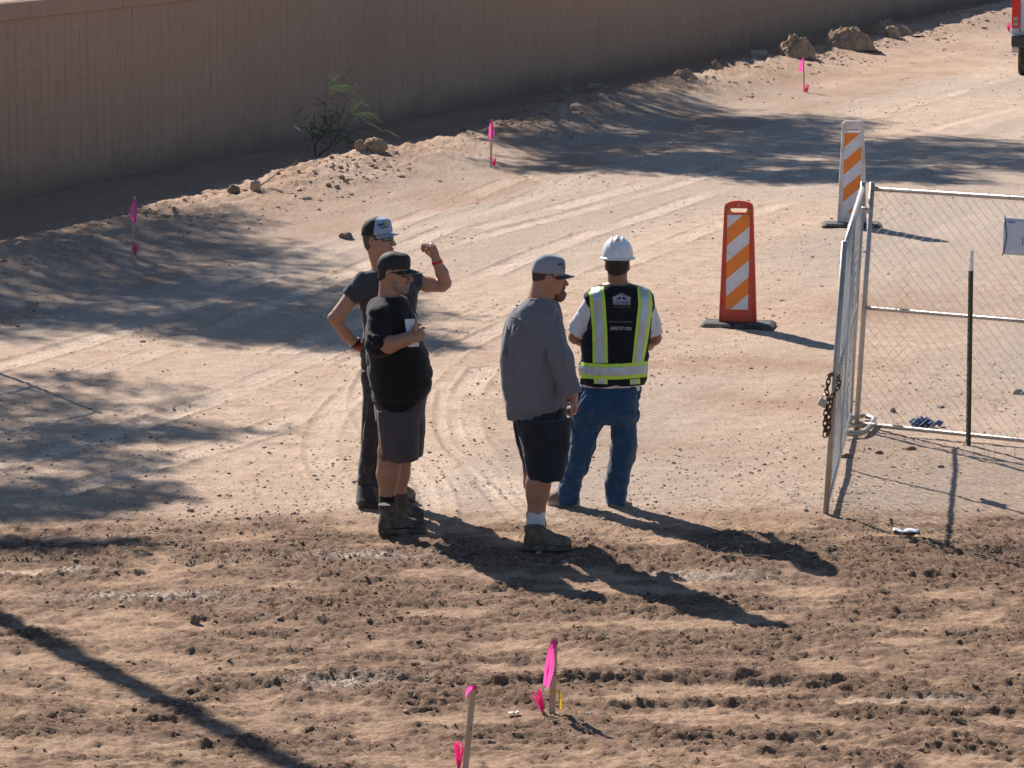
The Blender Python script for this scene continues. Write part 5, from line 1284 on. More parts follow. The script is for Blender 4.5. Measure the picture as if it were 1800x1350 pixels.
    def lion(x, s_):
        q = lambda a, b: (x+s_*a, 526.2-b)
        body_ = [([q(-5, 0), q(-5.2, 1.4), q(-1, 2.2), q(-.2, .4)], [(0, 1, 2, 3)]), ([q(-1.6, .6), q(-1.6, 3.6), q(.4, 4.6), q(2.4, 3.6), q(2.6, 1.6), q(.8, .2)], [(0, 1, 2, 3, 4, 5)]), ([q(-4.8, .6), q(-5.4, -2), q(-4.4, -2), q(-3.6, .4)], [(0, 1, 2, 3)]), ([q(-1, .8), q(-1.4, -2), q(-.3, -2), q(.3, .6)], [(0, 1, 2, 3)]), ([q(-5, 1), q(-6.4, 2.2), q(-6.2, 2.7), q(-4.8, 1.5)], [(0, 1, 2, 3)])]
        return body_
    laid_on(P, vst, lion(1089, 1)+lion(1096.5, -1), m_bk, 'emblem_lions', .0050)
    laid_on(P, vst, [text_grid('LIONS', 1092.7, 535.6, 6.4, 27.5, bold=.012)], m_bk, 'print', .0050)
    laid_on(P, vst, [text_grid('PROPERTIES', 1093, 541.2, 3.0, 30)], simple('dim_print', (.14, .13, .14), .7), 'print', .0035)
    laid_on(P, vst, [text_grid('RESIDENTIAL & COMMERCIAL', 1091.5, 567.2, 2.9, 42, rot=.02)], simple('dim_print_two', (.24, .24, .25), .7), 'print', .0035)
    laid_on(P, vst, [text_grid('(60)757-920', 1091.5, 580, 5.8, 36.5, rot=.03, bold=.004)], m_ink2, 'print', .0035)
    # jeans
    F = SDF((-.36, -.26, .0), (.40, .28, .98), .007)
    F.loft(P.secs([(676, 1019, 1130, .128, 0), (690, 1010, 1129, .135, 0), (712, 1003, 1126, .145, 0), (730, 1002, 1124, .145, 0), (744, 1004, 1122, .13, 0)]), .02)
    F.loft(P.secs([(726, 1001, 1074, .125, 0), (747, 1001, 1062, .12, 0), (770, 1000, 1049, .115, 0), (800, 995, 1042, .11, 0), (822, 990, 1037, .105, 0), (849, 981, 1025, .10, 0), (866, 979, 1021, .088, 0), (887, 980, 1020, .09, 0)]), .02)
    F.loft(P.secs([(726, 1066, 1124, .125, 0), (747, 1073, 1121, .115, 0), (780, 1076, 1118, .112, .0), (802, 1074, 1114, .105, 0), (825, 1069, 1111, .10, .01), (849, 1062, 1108, .09, .01), (866, 1063, 1104, .086, .02), (885, 1066, 1098, .10, .0)]), .02)
    F.ell(J(1042, 712, -.08), (.085, .07, .09), .05); F.ell(J(1095, 712, -.08), (.085, .07, .09), .05)
    F.folds(.011, 6, 6, 5, 31, ridged=True, oct=1); F.folds(.011, 7, 7, 17, 35, ridged=True, oct=1, zr=(.42, -.3)); F.folds(.006, 12, 12, 13, 37, ridged=True, oct=1)
    jn = link('jeans', F.mesh('jeans', m_denim), P.root)
    m_stitch = cloth('denim_seam', (.05, .11, .2))
    laid_on(P, jn, [strip([(1032, 694), (1032, 695.3)], [(1060, 698), (1060, 699.3)], 1, 8), strip([(1084, 698), (1084, 699.3)], [(1112, 695), (1112, 696.3)], 1, 8), strip([(1031.4, 695), (1034, 718)], [(1032.6, 695), (1035.2, 718)], 8, 1), strip([(1059.4, 698), (1057, 720)], [(1060.6, 698), (1058.2, 720)], 8, 1), strip([(1071.5, 690), (1070.5, 733)], [(1072.7, 690), (1071.7, 733)], 10, 1)], m_stitch, 'seam', .003)
    shoe(P, 'shoe', GG(1019, 890)-P.base, GG(963, 888)-P.base, m_shoe, m_soletan, .050, sole=.032)
    shoe(P, 'shoe', GG(1081, 892.4)-P.base, GG(1086, 877)-P.base, m_shoe, m_soletan, .058, sole=.034)
    # hard hat
    F = SDF(c-Vector((.18, .18, .06)), c+Vector((.18, .18, .24)), .0045); M = np.array(R)
    def Wl(x, y, z): return Vector(c)+R @ Vector((x, y, z))
    F.sell(Wl(0, -.004, .042), (.103, .124, .136), 2.3, .01, M); F.ell(Wl(0, -.006, .058), (.024, .118, .132), .014, M)
    for sx in (-1, 1): F.ell(Wl(sx*.038, -.006, .056), (.008, .110, .124), .012, M)
    F.cut(Wl(0, 0, .040), tuple(R @ Vector((0, 0, -1))))
    m_hat = simple('white_hard_hat', (.80, .82, .86), .3, var=.03, scale=8, dirt=(.6, .58, .55), dscale=16)
    hat = link('hard_hat', F.mesh('hard_hat', m_hat), P.root)
    mb = MB(); n = 48; rings = []
    for e, z in ((.0, .052), (.012, .047), (.020, .038), (.019, .034), (.004, .036), (-.006, .042)):
        for k in range(n):
            a = 2*math.pi*k/n; pk = max(0, math.sin(a))**3*.040; rings.append(Wl((.100+e)*math.cos(a), -.004+(.121+e)*math.sin(a)+(pk if e > .005 else 0), z-(.010*max(0, math.sin(a))**2 if e > .005 else 0)))
    mb.add(rings, [(i*n+k, i*n+(k+1) % n, (i+1)*n+(k+1) % n, (i+1)*n+k) for i in range(5) for k in range(n)], True); mb.build('brim', m_hat, hat)
    laid_on(P, hat, [strip([(1078.5, 419.8), (1078.5, 424)], [(1085.5, 419.5), (1085.5, 423.7)], 3, 4)], simple('red_sticker', (.55, .03, .05), .5), 'sticker', .003)
    # suspension strap seen under the brim
    mb = MB(); mb.tube([Wl(-.078, .03, .028), Wl(-.079, -.05, .026), Wl(-.045, -.094, .022), Wl(0, -.104, .020), Wl(.045, -.094, .022), Wl(.079, -.05, .026), Wl(.078, .03, .028)], .007, 6); mb.build('headband', simple('dark_headband', (.05, .05, .055), .6), hat)
    return P
P1 = person_tee(); P2 = person_hoodie(); P3 = person_grey(); P4 = person_vest()
# white paper held by the man in the black top, flat sunglasses held by the man in grey
c = P2.base
q = [P2.J(711.5, 561, -.215), P2.J(718, 610, -.225), P2.J(737, 609, -.20), P2.J(736, 560, -.19)]
o = MB().add([p+c for p in q], [(0, 1, 2, 3)]).build('folded_paper', simple('white_paper', (.66, .72, .80), .6, var=.05)); md = o.modifiers.new('s', 'SOLIDIFY'); md.thickness = .004
tag(o, 'white folded paper held against the black hooded top', 'paper')
J = P3.J; c = P3.base
g_ = empty('sunglasses', c, 0, 'grey sunglasses held in the hand of the man in the grey top', 'sunglasses')
m_gl = simple('mirror_lens', (.30, .33, .38), .25, .5); 
for a, b in (((1001, 706), (1009, 714)), ((1009.5, 708), (1017, 715))):
    mb = MB(); n = 14; cx, cy = (a[0]+b[0])/2, (a[1]+b[1])/2; pts = [J(cx+(b[0]-a[0])/2*math.cos(t), cy+(b[1]-a[1])/2*math.sin(t)*.8, -.245+.01*math.cos(t)) for t in np.linspace(0, 2*math.pi, n+1)[:-1]]
    o = mb.add(pts, [tuple(range(n))]).build('lens', m_gl, g_); md = o.modifiers.new('s', 'SOLIDIFY'); md.thickness = .003; MB().tube(pts, .002, 6, closed=True).build('rim', m_rim, g_)
MB().tube([J(1000, 708, -.245), J(997, 704, -.20), J(1003, 702, -.17)], .0022, 6).build('temple', m_rim, g_)
# ------------------------------------------------------------------ striped channelizer panels
def clip_poly(poly, inside, inter):
    out = []
    for i in range(len(poly)):
        a, b = poly[i-1], poly[i]; ia, ib = inside(a), inside(b)
        if ib:
            if not ia: out.append(inter(a, b))
            out.append(b)
        elif ia: out.append(inter(a, b))
    return out
def halfplane(poly, nx, nz, d):
    f = lambda p: p[0]*nx+p[1]*nz-d
    return clip_poly(poly, lambda p: f(p) <= 1e-9, lambda a, b: (a[0]+(b[0]-a[0])*f(a)/(f(a)-f(b)), a[1]+(b[1]-a[1])*f(a)/(f(a)-f(b))))
def channelizer(px, py, yaw, H, wb, wt, arch, frame_mat, label, fx, phase, slotz, H0=.045, fieldtop=.16, fbot=.11, base_y=.40, lean=0.0):
    p = GG(px, py); root = empty('channelizer_panel', p, yaw, label, 'traffic panel', 'striped traffic panels on the road')
    T = .05
    def hw(z): return (wb+(wt-wb)*(z-H0)/(H-H0))/2
    zs0, zs1 = slotz; sw = wt*.30
    mb = MB()
    def quad(z0, z1, x0a, x1a, x0b, x1b): mb.prism([(x0a, z0), (x1a, z0), (x1b, z1), (x0b, z1)], -T/2, T/2)
    quad(H0, zs0, -hw(H0), hw(H0), -hw(zs0), hw(zs0)); quad(zs0, zs1, -hw(zs0), -sw, -hw(zs1), -sw); quad(zs0, zs1, sw, hw(zs0), sw, hw(zs1))
    top = [(-hw(zs1), zs1), (hw(zs1), zs1)]
    if arch == 'round':
        z1 = H-.055; top += [(hw(z1), z1)]+[(hw(z1)*.96*math.cos(a), z1+.012+.043*math.sin(a)) for a in np.linspace(.12, math.pi-.12, 12)]+[(-hw(z1), z1)]
    else:
        z1 = H-.03; top += [(hw(z1), z1), (hw(z1)*.78, H), (-hw(z1)*.78, H), (-hw(z1), z1)]
    mb.prism(top, -T/2, T/2)
    body = mb.build('panel', frame_mat, root)
    # raised rim down both sides
    for sx in (-1, 1):
        r = MB(); zz = H-.06
        a0, a1 = sx*hw(H0), sx*hw(zz); w_ = .016
        x = sorted([a0, a0-sx*w_]); y = sorted([a1, a1-sx*w_]); r.prism([(x[0], H0+.001), (x[1], H0+.001), (y[1], zz), (y[0], zz)], -T/2-.014, -T/2-.0005)
        r.build('side_flange', frame_mat, body, bevel=.003)
    # sheeting and stripes
    zb, zt = H0+fbot, H-fieldtop; xl0, xr0 = -fx/2-.012, fx/2-.012; xl1, xr1 = -fx/2, fx/2
    if True: xl0, xr0, xl1, xr1 = -fx*.54, fx*.46, -fx*.5, fx*.5
    field = [(xl0, zb), (xr0, zb), (xr1, zt), (xl1, zt)]
    def scuffed(name, col, col2, rough=.45):
        m, n, b = nmat(name); v = ocoord(n)
        s_ = ramp(n, tnoise(n, v, 22, 6, .75, (3.2, 1, .45)), [(.52, 0.), (.70, 1.)]); t_ = ramp(n, tnoise(n, v, 9, 7, .7), [(.55, 0.), (.78, 1.)])
        c = mixc(n, mth(n, 'MULTIPLY', s_, .55), col, col2); c = mixc(n, mth(n, 'MULTIPLY', t_, .5), c, (.25, .21, .18)); n.links.new(c, b.inputs['Base Color']); b.inputs['Roughness'].default_value = rough; return m
    mw = scuffed('white_sheeting', (.66, .70, .78), (.33, .32, .34)); mo = scuffed('orange_sheeting', (.86, .235, .022), (.42, .16, .06))
    MB().prism(field, -T/2-.0025, -T/2-.0005).build('sheeting', mw, body)
    per = .30; k = -3
    while k < 8:
        z0 = zb+phase+k*per; pl_ = halfplane(field, -.88, 1.0, z0+per/2); pl_ = halfplane(pl_, .88, -1.0, -z0) if len(pl_) > 2 else []
        if len(pl_) > 2:
            MB().prism(pl_, -T/2-.0040, -T/2-.0027).build('orange_stripe', mo, body)
        k += 1
    # rubber base with bevelled edges
    mr_ = simple('black_rubber', (.028, .028, .030), .8, var=.3, scale=25, bmp=.4, dirt=(.22, .18, .14), dscale=10)
    b = MB(); W_, D_ = .66, base_y; vs = []
    for z, e in ((0, 0), (.018, .0), (.042, -.035), (.044, -.05)):
        for x, y in ((-1, -1), (1, -1), (1, 1), (-1, 1)):
            for cx, cy in (((1, .85), (.93, 1)) if x*y > 0 else ((.93, 1), (1, .85))):
                vs.append((x*(W_/2+e)*cx, y*(D_/2+e)*cy, z))
    n = 8; b.add(vs, [tuple(range(n-1, -1, -1)), tuple(3*n+i for i in range(n))]+[(r*n+i, r*n+(i+1) % n, (r+1)*n+(i+1) % n, (r+1)*n+i) for r in range(3) for i in range(n)])
    b.build('rubber_base', mr_, root, bevel=.004)
    return root, body, H, T, wt
m_redp = simple('faded_red_plastic', (.62, .062, .028), .55, var=.2, scale=10, bmp=.15, dirt=(.36, .14, .1), dscale=9)
m_whp = simple('weathered_white_plastic', (.72, .67, .65), .55, var=.12, scale=10, bmp=.15, dirt=(.42, .34, .3), dscale=7)
pa = channelizer(1297, 574, math.radians(-9), 1.125, .335, .25, 'round', m_redp, 'red framed orange-and-white striped traffic panel standing alone on the road', .198, .06, (1.02, 1.058), fieldtop=.125)
rt, body, H, T, wt = pa
mb = MB()
for sx in (-1, 1):
    for q in range(2): mb.tube([(sx*.125, -.03, 1.035+.015*q), (sx*.085, -.034, 1.028+.02*q), (sx*.06, -.03, 1.0+.015*q), (sx*.055, .03, 1.01), (sx*.10, .034, 1.05), (sx*.128, .0, 1.05)], .004, 5)
mb.build('yellow_cord', simple('yellow_rope', (.62, .42, .05), .7), body)
MB().box((0, -.0275, 1.088), (.012, .004, .026)).build('rivet_slot', simple('pale_slot', (.55, .4, .33), .7), body)
pb_ = channelizer(1497, 398, math.radians(-3), 1.16, .325, .235, 'cut', m_whp, 'white framed orange-and-white striped traffic panel behind the gate, farther up the road', .188, .20, (1.045, 1.075), fieldtop=.135)

# ------------------------------------------------------------------ survey stakes with ribbons
m_lath = simple('pine_lath', (.50, .37, .27), .85, var=.2, scale=12, sc=(8, 8, .6), bmp=.2)
def pinkmat(name, col, tr=.5):
    m, n, b = nmat(name); n.links.new(mixc(n, tnoise(n, ocoord(n), 40, 3), tuple(c*.85 for c in col), col), b.inputs['Base Color']); b.inputs['Roughness'].default_value = .35
    tb_ = n.nodes.new('ShaderNodeBsdfTranslucent'); tb_.inputs[0].default_value = (*col, 1); ms = n.nodes.new('ShaderNodeMixShader'); ms.inputs[0].default_value = tr
    out = n.nodes['Material Output']; n.links.new(b.outputs[0], ms.inputs[1]); n.links.new(tb_.outputs[0], ms.inputs[2]); n.links.new(ms.outputs[0], out.inputs[0]); return m
m_pink = pinkmat('pink_ribbon', (1.0, .13, .50), .55); m_yel = pinkmat('yellow_ribbon', (.90, .52, .02), .35); m_pinkw = pinkmat('pink_strand', (1.0, .16, .55), .7)
def stake(top, bot, wpx, label, ribbon, rz=0.0, yellow=None, text=None, group='wooden survey stakes with pink ribbon'):
    """top, bot in photo pixels; ribbon = list of px polylines with widths in metres"""
    b = GG(*bot); t = AT(*top, b.y); root = empty('survey_stake', b, 0, label, 'survey stake', group)
    ax = (t-b); L = ax.length; z = ax.normalized(); R = z.to_track_quat('Z', 'Y').to_matrix() @ Matrix.Rotation(rz, 3, 'Z')
    # orient so the broad face looks to the viewer
    xx = Vector((1, 0, 0)); xx = (xx-z*xx.dot(z)).normalized(); yy = z.cross(xx); M = Matrix((xx, yy, z)).transposed() @ Matrix.Rotation(rz, 3, 'Z')
    mpp = b.y/FPX*1.012; w_ = wpx*mpp
    mb = MB(); mb.box(z*(L/2-.06), (w_, .009, L+.12), M); o = mb.build('lath', m_lath, root, bevel=.001)
    def rib(pts, w0, mat, nm):
        vs = []; fs = []; P = [AT(x, y, b.y-.012+dy)-b for x, y, dy in pts]; n = len(P)
        for i, p in enumerate(P):
            d = (P[min(i+1, n-1)]-P[max(i-1, 0)]).normalized(); s_ = d.cross(Vector((.25*math.sin(i*2.3), 1, .3*math.cos(i*1.7)))).normalized()
            ww = (w0[i] if isinstance(w0, list) else w0)*(.78 if wpx < 8 else .85)
            vs += [p-s_*ww/2, p+Vector((0, -.004, 0)), p+s_*ww/2]
        for i in range(n-1): fs += [(3*i, 3*i+1, 3*i+4, 3*i+3), (3*i+1, 3*i+2, 3*i+5, 3*i+4)]
        MB().add(vs, fs, True).build(nm, mat, root)
    for pts, w0 in ribbon: rib(pts, w0, m_pink, 'ribbon')
    # ribbon knot round the lath
    if ribbon:
        y0 = ribbon[0][0][0][1]; p = AT(top[0]+(bot[0]-top[0])*(y0-top[1])/(bot[1]-top[1]), y0, b.y)-b
        MB().box(p, (w_+.005, .015, 6.5*mpp if wpx > 8 else 4*mpp), M).build('knot', m_pink, root)
    if yellow:
        pts, w0, y0 = yellow; rib(pts, w0, m_yel, 'yellow_ribbon'); p = AT(top[0]+(bot[0]-top[0])*(y0-top[1])/(bot[1]-top[1]), y0, b.y)-b
        MB().box(p, (w_+.004, .014, 3*mpp), M).build('yellow_knot', m_yel, root)
    if text:
        for txt, x, y, h in text:
            pts, fs = text_grid(txt, 0, 0, h, None); ink = simple('marker_ink', (.07, .06, .07), .8); 
            vs = [AT(x-py_*.9, y+px_, b.y-.0062)-b for px_, py_ in pts]
            MB().add(vs, fs).build('marking', ink, root)
    return root, b
s_lab = ' survey stake with hot pink ribbon'
stake((237, 345), (233, 448), 4.6, 'pale stake with pink ribbon on the berm in tree shade, nearest the left edge', [([(236, 353, 0), (231, 366, -.02), (230, 378, -.02), (234, 388, -.02), (236, 392, 0)], [.02, .035, .04, .03, .008]), ([(237, 353, 0), (239, 368, -.01), (239, 382, -.01), (237, 391, -.01)], [.02, .03, .03, .02])])
stake((864, 210), (863, 294), 3.2, 'thin stake with pink ribbon standing on the berm above the men', [([(864, 214, 0), (861, 224, -.02), (861, 236, -.02), (863, 246, -.01)], [.02, .03, .04, .02]), ([(864, 214, 0), (866.5, 224, -.02), (867, 236, -.02), (864, 246, -.01)], [.02, .03, .04, .02])])
stake((1412, 101), (1414, 162), 2.4, 'thin stake with pink ribbon below the rubble heaps at the upper right', [([(1412, 102, 0), (1409, 108, -.02), (1408, 117, -.02), (1407, 125, -.03)], [.02, .05, .07, .10])])
stake((975, 1120), (970, 1254), 11.5, 'nearest full stake with long pink and short yellow ribbons and handwritten digits', [([(973, 1129, 0), (966, 1140, -.03), (961, 1170, -.04), (956, 1205, -.03)], [.012, .020, .026, .012]), ([(975, 1129, 0), (969, 1150, -.03), (965, 1180, -.04), (962, 1208, -.03)], [.012, .020, .026, .02]), ([(976, 1131, 0), (973, 1155, -.02), (971, 1180, -.03), (966, 1200, -.02)], [.012, .014, .014, .008])],
      yellow=([(978, 1214, 0), (983, 1216, -.02), (984.5, 1228, -.02), (986, 1247, -.02)], [.010, .016, .018, .012], 1214), text=[('137', 973.2, 1182, 6.5), ('6', 974, 1119.5, 4.5)])
stake((833, 1200), (817, 1362), 11.0, 'leaning stake cut by the bottom edge, with a short pink ribbon end', [([(832, 1208, 0), (825, 1210, -.02), (821, 1216, -.02), (818, 1226, -.02)], [.018, .024, .022, .006])], text=[('12', 825, 1280, 5.5)])
def whiskers(root_px, tips, label, r=.0011, n=34, seed=1, k_=.6):
    b = GG(*root_px); o = empty('survey_whiskers', b, 0, label, 'marker tuft', 'pink whisker markers beside the stakes'); rs = random.Random(seed); mb = MB()
    for k in range(int(n*k_)):
        tx, ty, sp = rs.choice(tips); t = AT(tx+rs.gauss(0, sp), ty+rs.gauss(0, sp*.8), b.y+rs.uniform(-.03, .03))-b; m_ = t*.5+Vector((rs.gauss(0, .006), rs.gauss(0, .01), .006)); mb.tube([Vector((0, 0, -.01)), m_, t], [r*1.3, r, r*.8], 4, caps=False)
    mb.build('strands', m_pinkw, o); MB().tube([(0, 0, -.04), (0, 0, .012)], .006, 8).build('crimp', m_pinkw, o)
whiskers((954, 1251), [(948, 1212, 2.2), (941, 1218, 3), (935, 1222, 2.5), (950, 1216, 3)], 'pink whisker tuft left of the handwritten stake', .0016, 46)
whiskers((806, 1352), [(799, 1306, 2), (808, 1304, 2.5), (815, 1308, 2), (804, 1306, 3)], 'pink whisker tuft beside the leaning stake at the bottom edge', .0016, 52, 2)
whiskers((238, 449), [(236, 425, 1.2), (241, 436, 2), (237, 430, 2)], 'pink whisker tuft at the foot of the shaded stake on the left', .0022, 34, 3)
whiskers((868, 293), [(859, 276, 1.3), (866, 276, 1.8), (871, 276, 1.8), (872, 282, 1.5)], 'pink whisker tuft at the foot of the stake above the men', .0022, 40, 4)
whiskers((1418, 163), [(1412, 149, 1.2), (1418, 148, 1.6), (1421, 150, 1.2)], 'pink whisker tuft at the foot of the stake below the rubble heaps', .0028, 40, 5)
whiskers((1774, 56), [(1771, 41, 1.5), (1776, 39, 1.5), (1770, 47, 1.5)], 'pink whisker tuft beside the parked white pickup', .003, 40, 6)

# ------------------------------------------------------------------ rocks, rubble, litter
def lump(name, x0, x1, y0, y1, mat, label, cat, depth=None, flat=False, seed=0, sub=3, group=None, rough=.28, blocky=0.0):
    """a stone filling the photo box (x0..x1, y0..y1), standing on the terrain"""
    p = GG((x0+x1)/2, y1-1); mpp = p.y/FPX*1.012; W_ = (x1-x0)*mpp; H_ = (y1-y0)*mpp; D_ = depth or W_*.8
    V, F = ico(); V = [Vector(v) for v in V]; F = [tuple(f) for f in F]
    for _ in range(sub):
        mid = {}; NF = []
        def m(a, b):
            k = (min(a, b), max(a, b))
            if k not in mid: mid[k] = len(V); V.append(((V[a]+V[b])/2).normalized())
            return mid[k]
        for a, b, c_ in F: ab, bc, ca_ = m(a, b), m(b, c_), m(c_, a); NF += [(a, ab, ca_), (b, bc, ab), (c_, ca_, bc), (ab, bc, ca_)]
        F = NF
    out = []
    for v in V:
        q = v.copy()
        if blocky: 
            mx = max(abs(q.x), abs(q.y), abs(q.z)); q = q.lerp(q/mx*.82, blocky)
        s_ = Vector((seed*7.1, seed*3.3, seed)); f = (1+rough*(.8*mnoise.noise(v*1.3+s_)+.5*mnoise.noise(v*2.9+s_)+.45*mnoise.noise(v*6+s_)+.40*mnoise.noise(v*13+s_)+(.35*mnoise.noise(v*27+s_) if sub > 3 else 0))); q = q*f
        out.append(Vector((q.x*W_/2, q.y*D_/2, q.z*H_*.62+H_*.38)))
    o = MB().add(out, F, blocky < .5).build(name, mat, None, (p.x, p.y+D_*.25, p.z-.01)); return tag(o, label, cat, group)
m_mound = simple('dug_dirt', (.43, .295, .20), .95, var=.35, scale=18, bmp=.9, dirt=(.38, .26, .18), dscale=12, dist=.03)
def heap(x0, x1, y0, y1, label, seed, lean=0.0):
    """crumbly mound of dug soil that fills the photo box"""
    p = GG((x0+x1)/2, y1-1); mpp = p.y/FPX*1.012; W_ = (x1-x0)*mpp; H_ = (y1-y0)*mpp; D_ = W_*.75; nx, ny = 70, 50
    gx, gy = np.meshgrid(np.linspace(-1, 1, nx), np.linspace(-1, 1, ny)); X = gx*W_*.62; Y = gy*D_*.62
    wv_ = fbm2(X*2.2+seed*5, Y*2.2, 3, seed); r = np.hypot(gx-lean*.35, gy)*(1+.35*wv_)*1.25
    b_ = np.clip(1-r**1.5, 0, 1)**.8; z = b_*(1+.55*fbm2(X*3.2, Y*3.2+seed, 4, seed+3, .62)+.22*(1-2.5*np.abs(fbm2(X*9, Y*9, 3, seed+7)))); z = z*H_*1.02+b_**.3*.035*fbm2(X*26, Y*26, 2, seed+9)-.03*(b_ <= 0)-.02
    P_ = np.stack([X, Y, z], -1).reshape(-1, 3); I = np.arange(nx*ny).reshape(ny, nx); F_ = np.stack([I[:-1, :-1], I[:-1, 1:], I[1:, 1:], I[1:, :-1]], -1).reshape(-1, 4)
    return tag(link('dirt_heap', mesh_np('dirt_heap', P_, F_, m_mound), None, (p.x, p.y+D_*.3, p.z-.01)), label, 'dirt heap')
m_rock = simple('tan_rock', (.45, .34, .26), .9, var=.3, scale=14, bmp=.7, dirt=(.22, .15, .1), dscale=10, dist=.02); m_conc = simple('broken_concrete', (.38, .33, .28), .9, var=.2, scale=20, bmp=.5, dist=.01)
m_dk = simple('dark_stone', (.20, .15, .115), .9, var=.3, scale=30, bmp=.5)
heap(1346, 1424, 66, 99, 'tall crumbly dirt heap beside the flat concrete slab, at the wall', 3, .5)
heap(1425, 1535, 50, 83, 'broad low dirt heap between the tall heap and the upright stone', 5, .1)
heap(1515, 1608, 34, 57, 'farthest dirt heap, behind the upright stone near the top edge', 8, -.1)
heap(1176, 1228, 122, 140, 'small ragged dirt heap where the tree shadow starts by the wall', 9)
heap(1240, 1272, 107, 122, 'small knob of dirt left of the flat concrete slab', 12)
lump('concrete_slab', 1315, 1352, 88, 101, m_conc, 'flat broken concrete slab lying beside the tall dirt heap', 'slab', seed=2, blocky=.85, rough=.12)
lump('stone', 1556, 1580, 46, 67, m_rock, 'upright grey-tan stone in front of the farthest dirt heap', 'stone', seed=6, rough=.25)
lump('concrete_chunk', 985, 1007, 153, 165, m_conc, 'left of two concrete chunks lying at the wall foot in shade', 'concrete', seed=4, blocky=.8, rough=.12)
lump('concrete_chunk', 1029, 1057, 146, 160, m_conc, 'larger right one of two concrete chunks at the wall foot', 'concrete', seed=7, blocky=.8, rough=.12)
lump('clay_lump', 624, 642, 247, 266, m_mound, 'reddish upright clay lump on the berm below the green shrub', 'clay lump', seed=11, rough=.4)
lump('clay_lump', 637, 679, 244, 267, m_mound, 'rounded clay lump on the berm edge right of the reddish one', 'clay lump', seed=14, rough=.35)
lump('stone', 399, 422, 326, 342, m_dk, 'rounded dark stone on the berm edge, left of the smaller stone', 'stone', seed=15)
lump('stone', 440, 458, 318, 336, m_rock, 'small pointed stone on the berm edge by the dry twig', 'stone', seed=16)
lump('stone', 595, 620, 408, 420, m_dk, 'lone flat stone lying on the dirt behind the man in the trucker cap', 'stone', seed=17)
lump('clod', 334, 351, 1081, 1097, m_dk, 'pointed dark clod standing alone on the mud at lower left', 'clod', seed=18, rough=.4)
lump('stone', 1478, 1498, 797, 806, m_dk, 'dark flat stone just outside the gate foot', 'stone', seed=19)
lump('stone', 1538, 1553, 791, 799, m_dk, 'small dark stone right of the gate foot', 'stone', seed=20)
lump('stone', 1593, 1611, 784, 792, m_dk, 'dark stone below the blue rag', 'stone', seed=21)
lump('stone', 1565, 1575, 716, 726, m_dk, 'small stone left of the blue rag', 'stone', seed=22)
lump('stone', 1648, 1660, 817, 823, m_dk, 'small brown stone by the gate shadow', 'stone', seed=23, blocky=.6)
lump('stone', 1781, 1800, 683, 694, m_conc, 'grey stone behind the fence near the right edge', 'stone', seed=24)
# dry twig leaning out of the ditch
pts = [AT(x, y, GG(452, 330).y+dy) for x, y, dy in ((455, 328, 0), (470, 318, .1), (488, 303, .3), (506, 294, .5), (518, 288, .6), (523, 280, .6))]
tag(MB().tube(pts, [.011, .009, .008, .006, .005, .003], 6).build('dry_twig', simple('dry_twig', (.42, .30, .2), .9)), 'long bent dry twig hanging over the ditch by two stones', 'twig')
# white litter
def scrap(px, w_, d_, mat, name, label, cat, z=.012, seed=1, rz=0, fold=.02):
    c = GG((px[0]), px[1]); rs = random.Random(seed); nx, ny = 8, 4; vs = []
    for j in range(ny+1):
        for i in range(nx+1):
            x = (i/nx-.5)*w_; y = (j/ny-.5)*d_; vs.append(Vector((x*math.cos(rz)-y*math.sin(rz), x*math.sin(rz)+y*math.cos(rz), z+fold*(.5+.5*math.sin(i*1.3+seed)+.6*math.cos(j*1.9+i*.7))+rs.uniform(-.003, .003))))
    o = MB().add(vs, [(j*(nx+1)+i, j*(nx+1)+i+1, (j+1)*(nx+1)+i+1, (j+1)*(nx+1)+i) for j in range(ny) for i in range(nx)], True).build(name, mat, None, c); md = o.modifiers.new('s', 'SOLIDIFY'); md.thickness = .003
    return tag(o, label, cat)
m_lit = simple('white_plastic_scrap', (.62, .66, .74), .5, var=.08); m_lit2 = simple('cream_scrap', (.66, .6, .5), .7)
scrap((1592, 936), .165, .10, m_lit, 'plastic_scrap', 'flat white scrap lying on the mud right of the gate', 'litter', rz=-.2, fold=.006)
scrap((903, 1258), .055, .035, m_lit2, 'paper_scrap', 'small crumpled white scrap left of the handwritten stake', 'litter', seed=4, fold=.007)
scrap((1034, 1259), .03, .015, m_lit2, 'paper_scrap', 'tiny pale sliver right of the handwritten stake', 'litter', seed=6, fold=.006)
scrap((1635, 937), .03, .014, m_lit2, 'paper_scrap', 'tiny pale scrap right of the flat white one', 'litter', seed=8, fold=.006)
# crumpled blue rag behind the fence
a = GG(1600, 750); b = GG(1658, 750); c = (a+b)/2; W_ = (b-a).length; F = SDF((-.16, -.11, -.01), (.16, .11, .14), .005)
rs = random.Random(12)
for k in range(15):
    x = rs.uniform(-W_/2+.025, W_/2-.025); F.ell((x, rs.uniform(-.045, .045), rs.uniform(.012, .045)*(1.3-abs(x)*6)+.008), (rs.uniform(.018, .045), rs.uniform(.018, .04), rs.uniform(.014, .03)), .012)
F.folds(.009, 28, 28, 28, 3, ridged=True); F.folds(.004, 60, 60, 60, 5)
m_rag, n, b_ = nmat('blue_plaid_rag'); v = ocoord(n); w1 = tnoise(n, v, 34, 3, .7, dist=2); n.links.new(mixc(n, ramp(n, w1, [(.42, 0.), (.55, 1.)]), (.012, .03, .11), (.10, .17, .34)), b_.inputs['Base Color']); b_.inputs['Roughness'].default_value = .9
o = link('blue_rag', F.mesh('blue_rag', m_rag), None, c); tag(o, 'crumpled blue cloth rag lying behind the fence panel', 'rag')
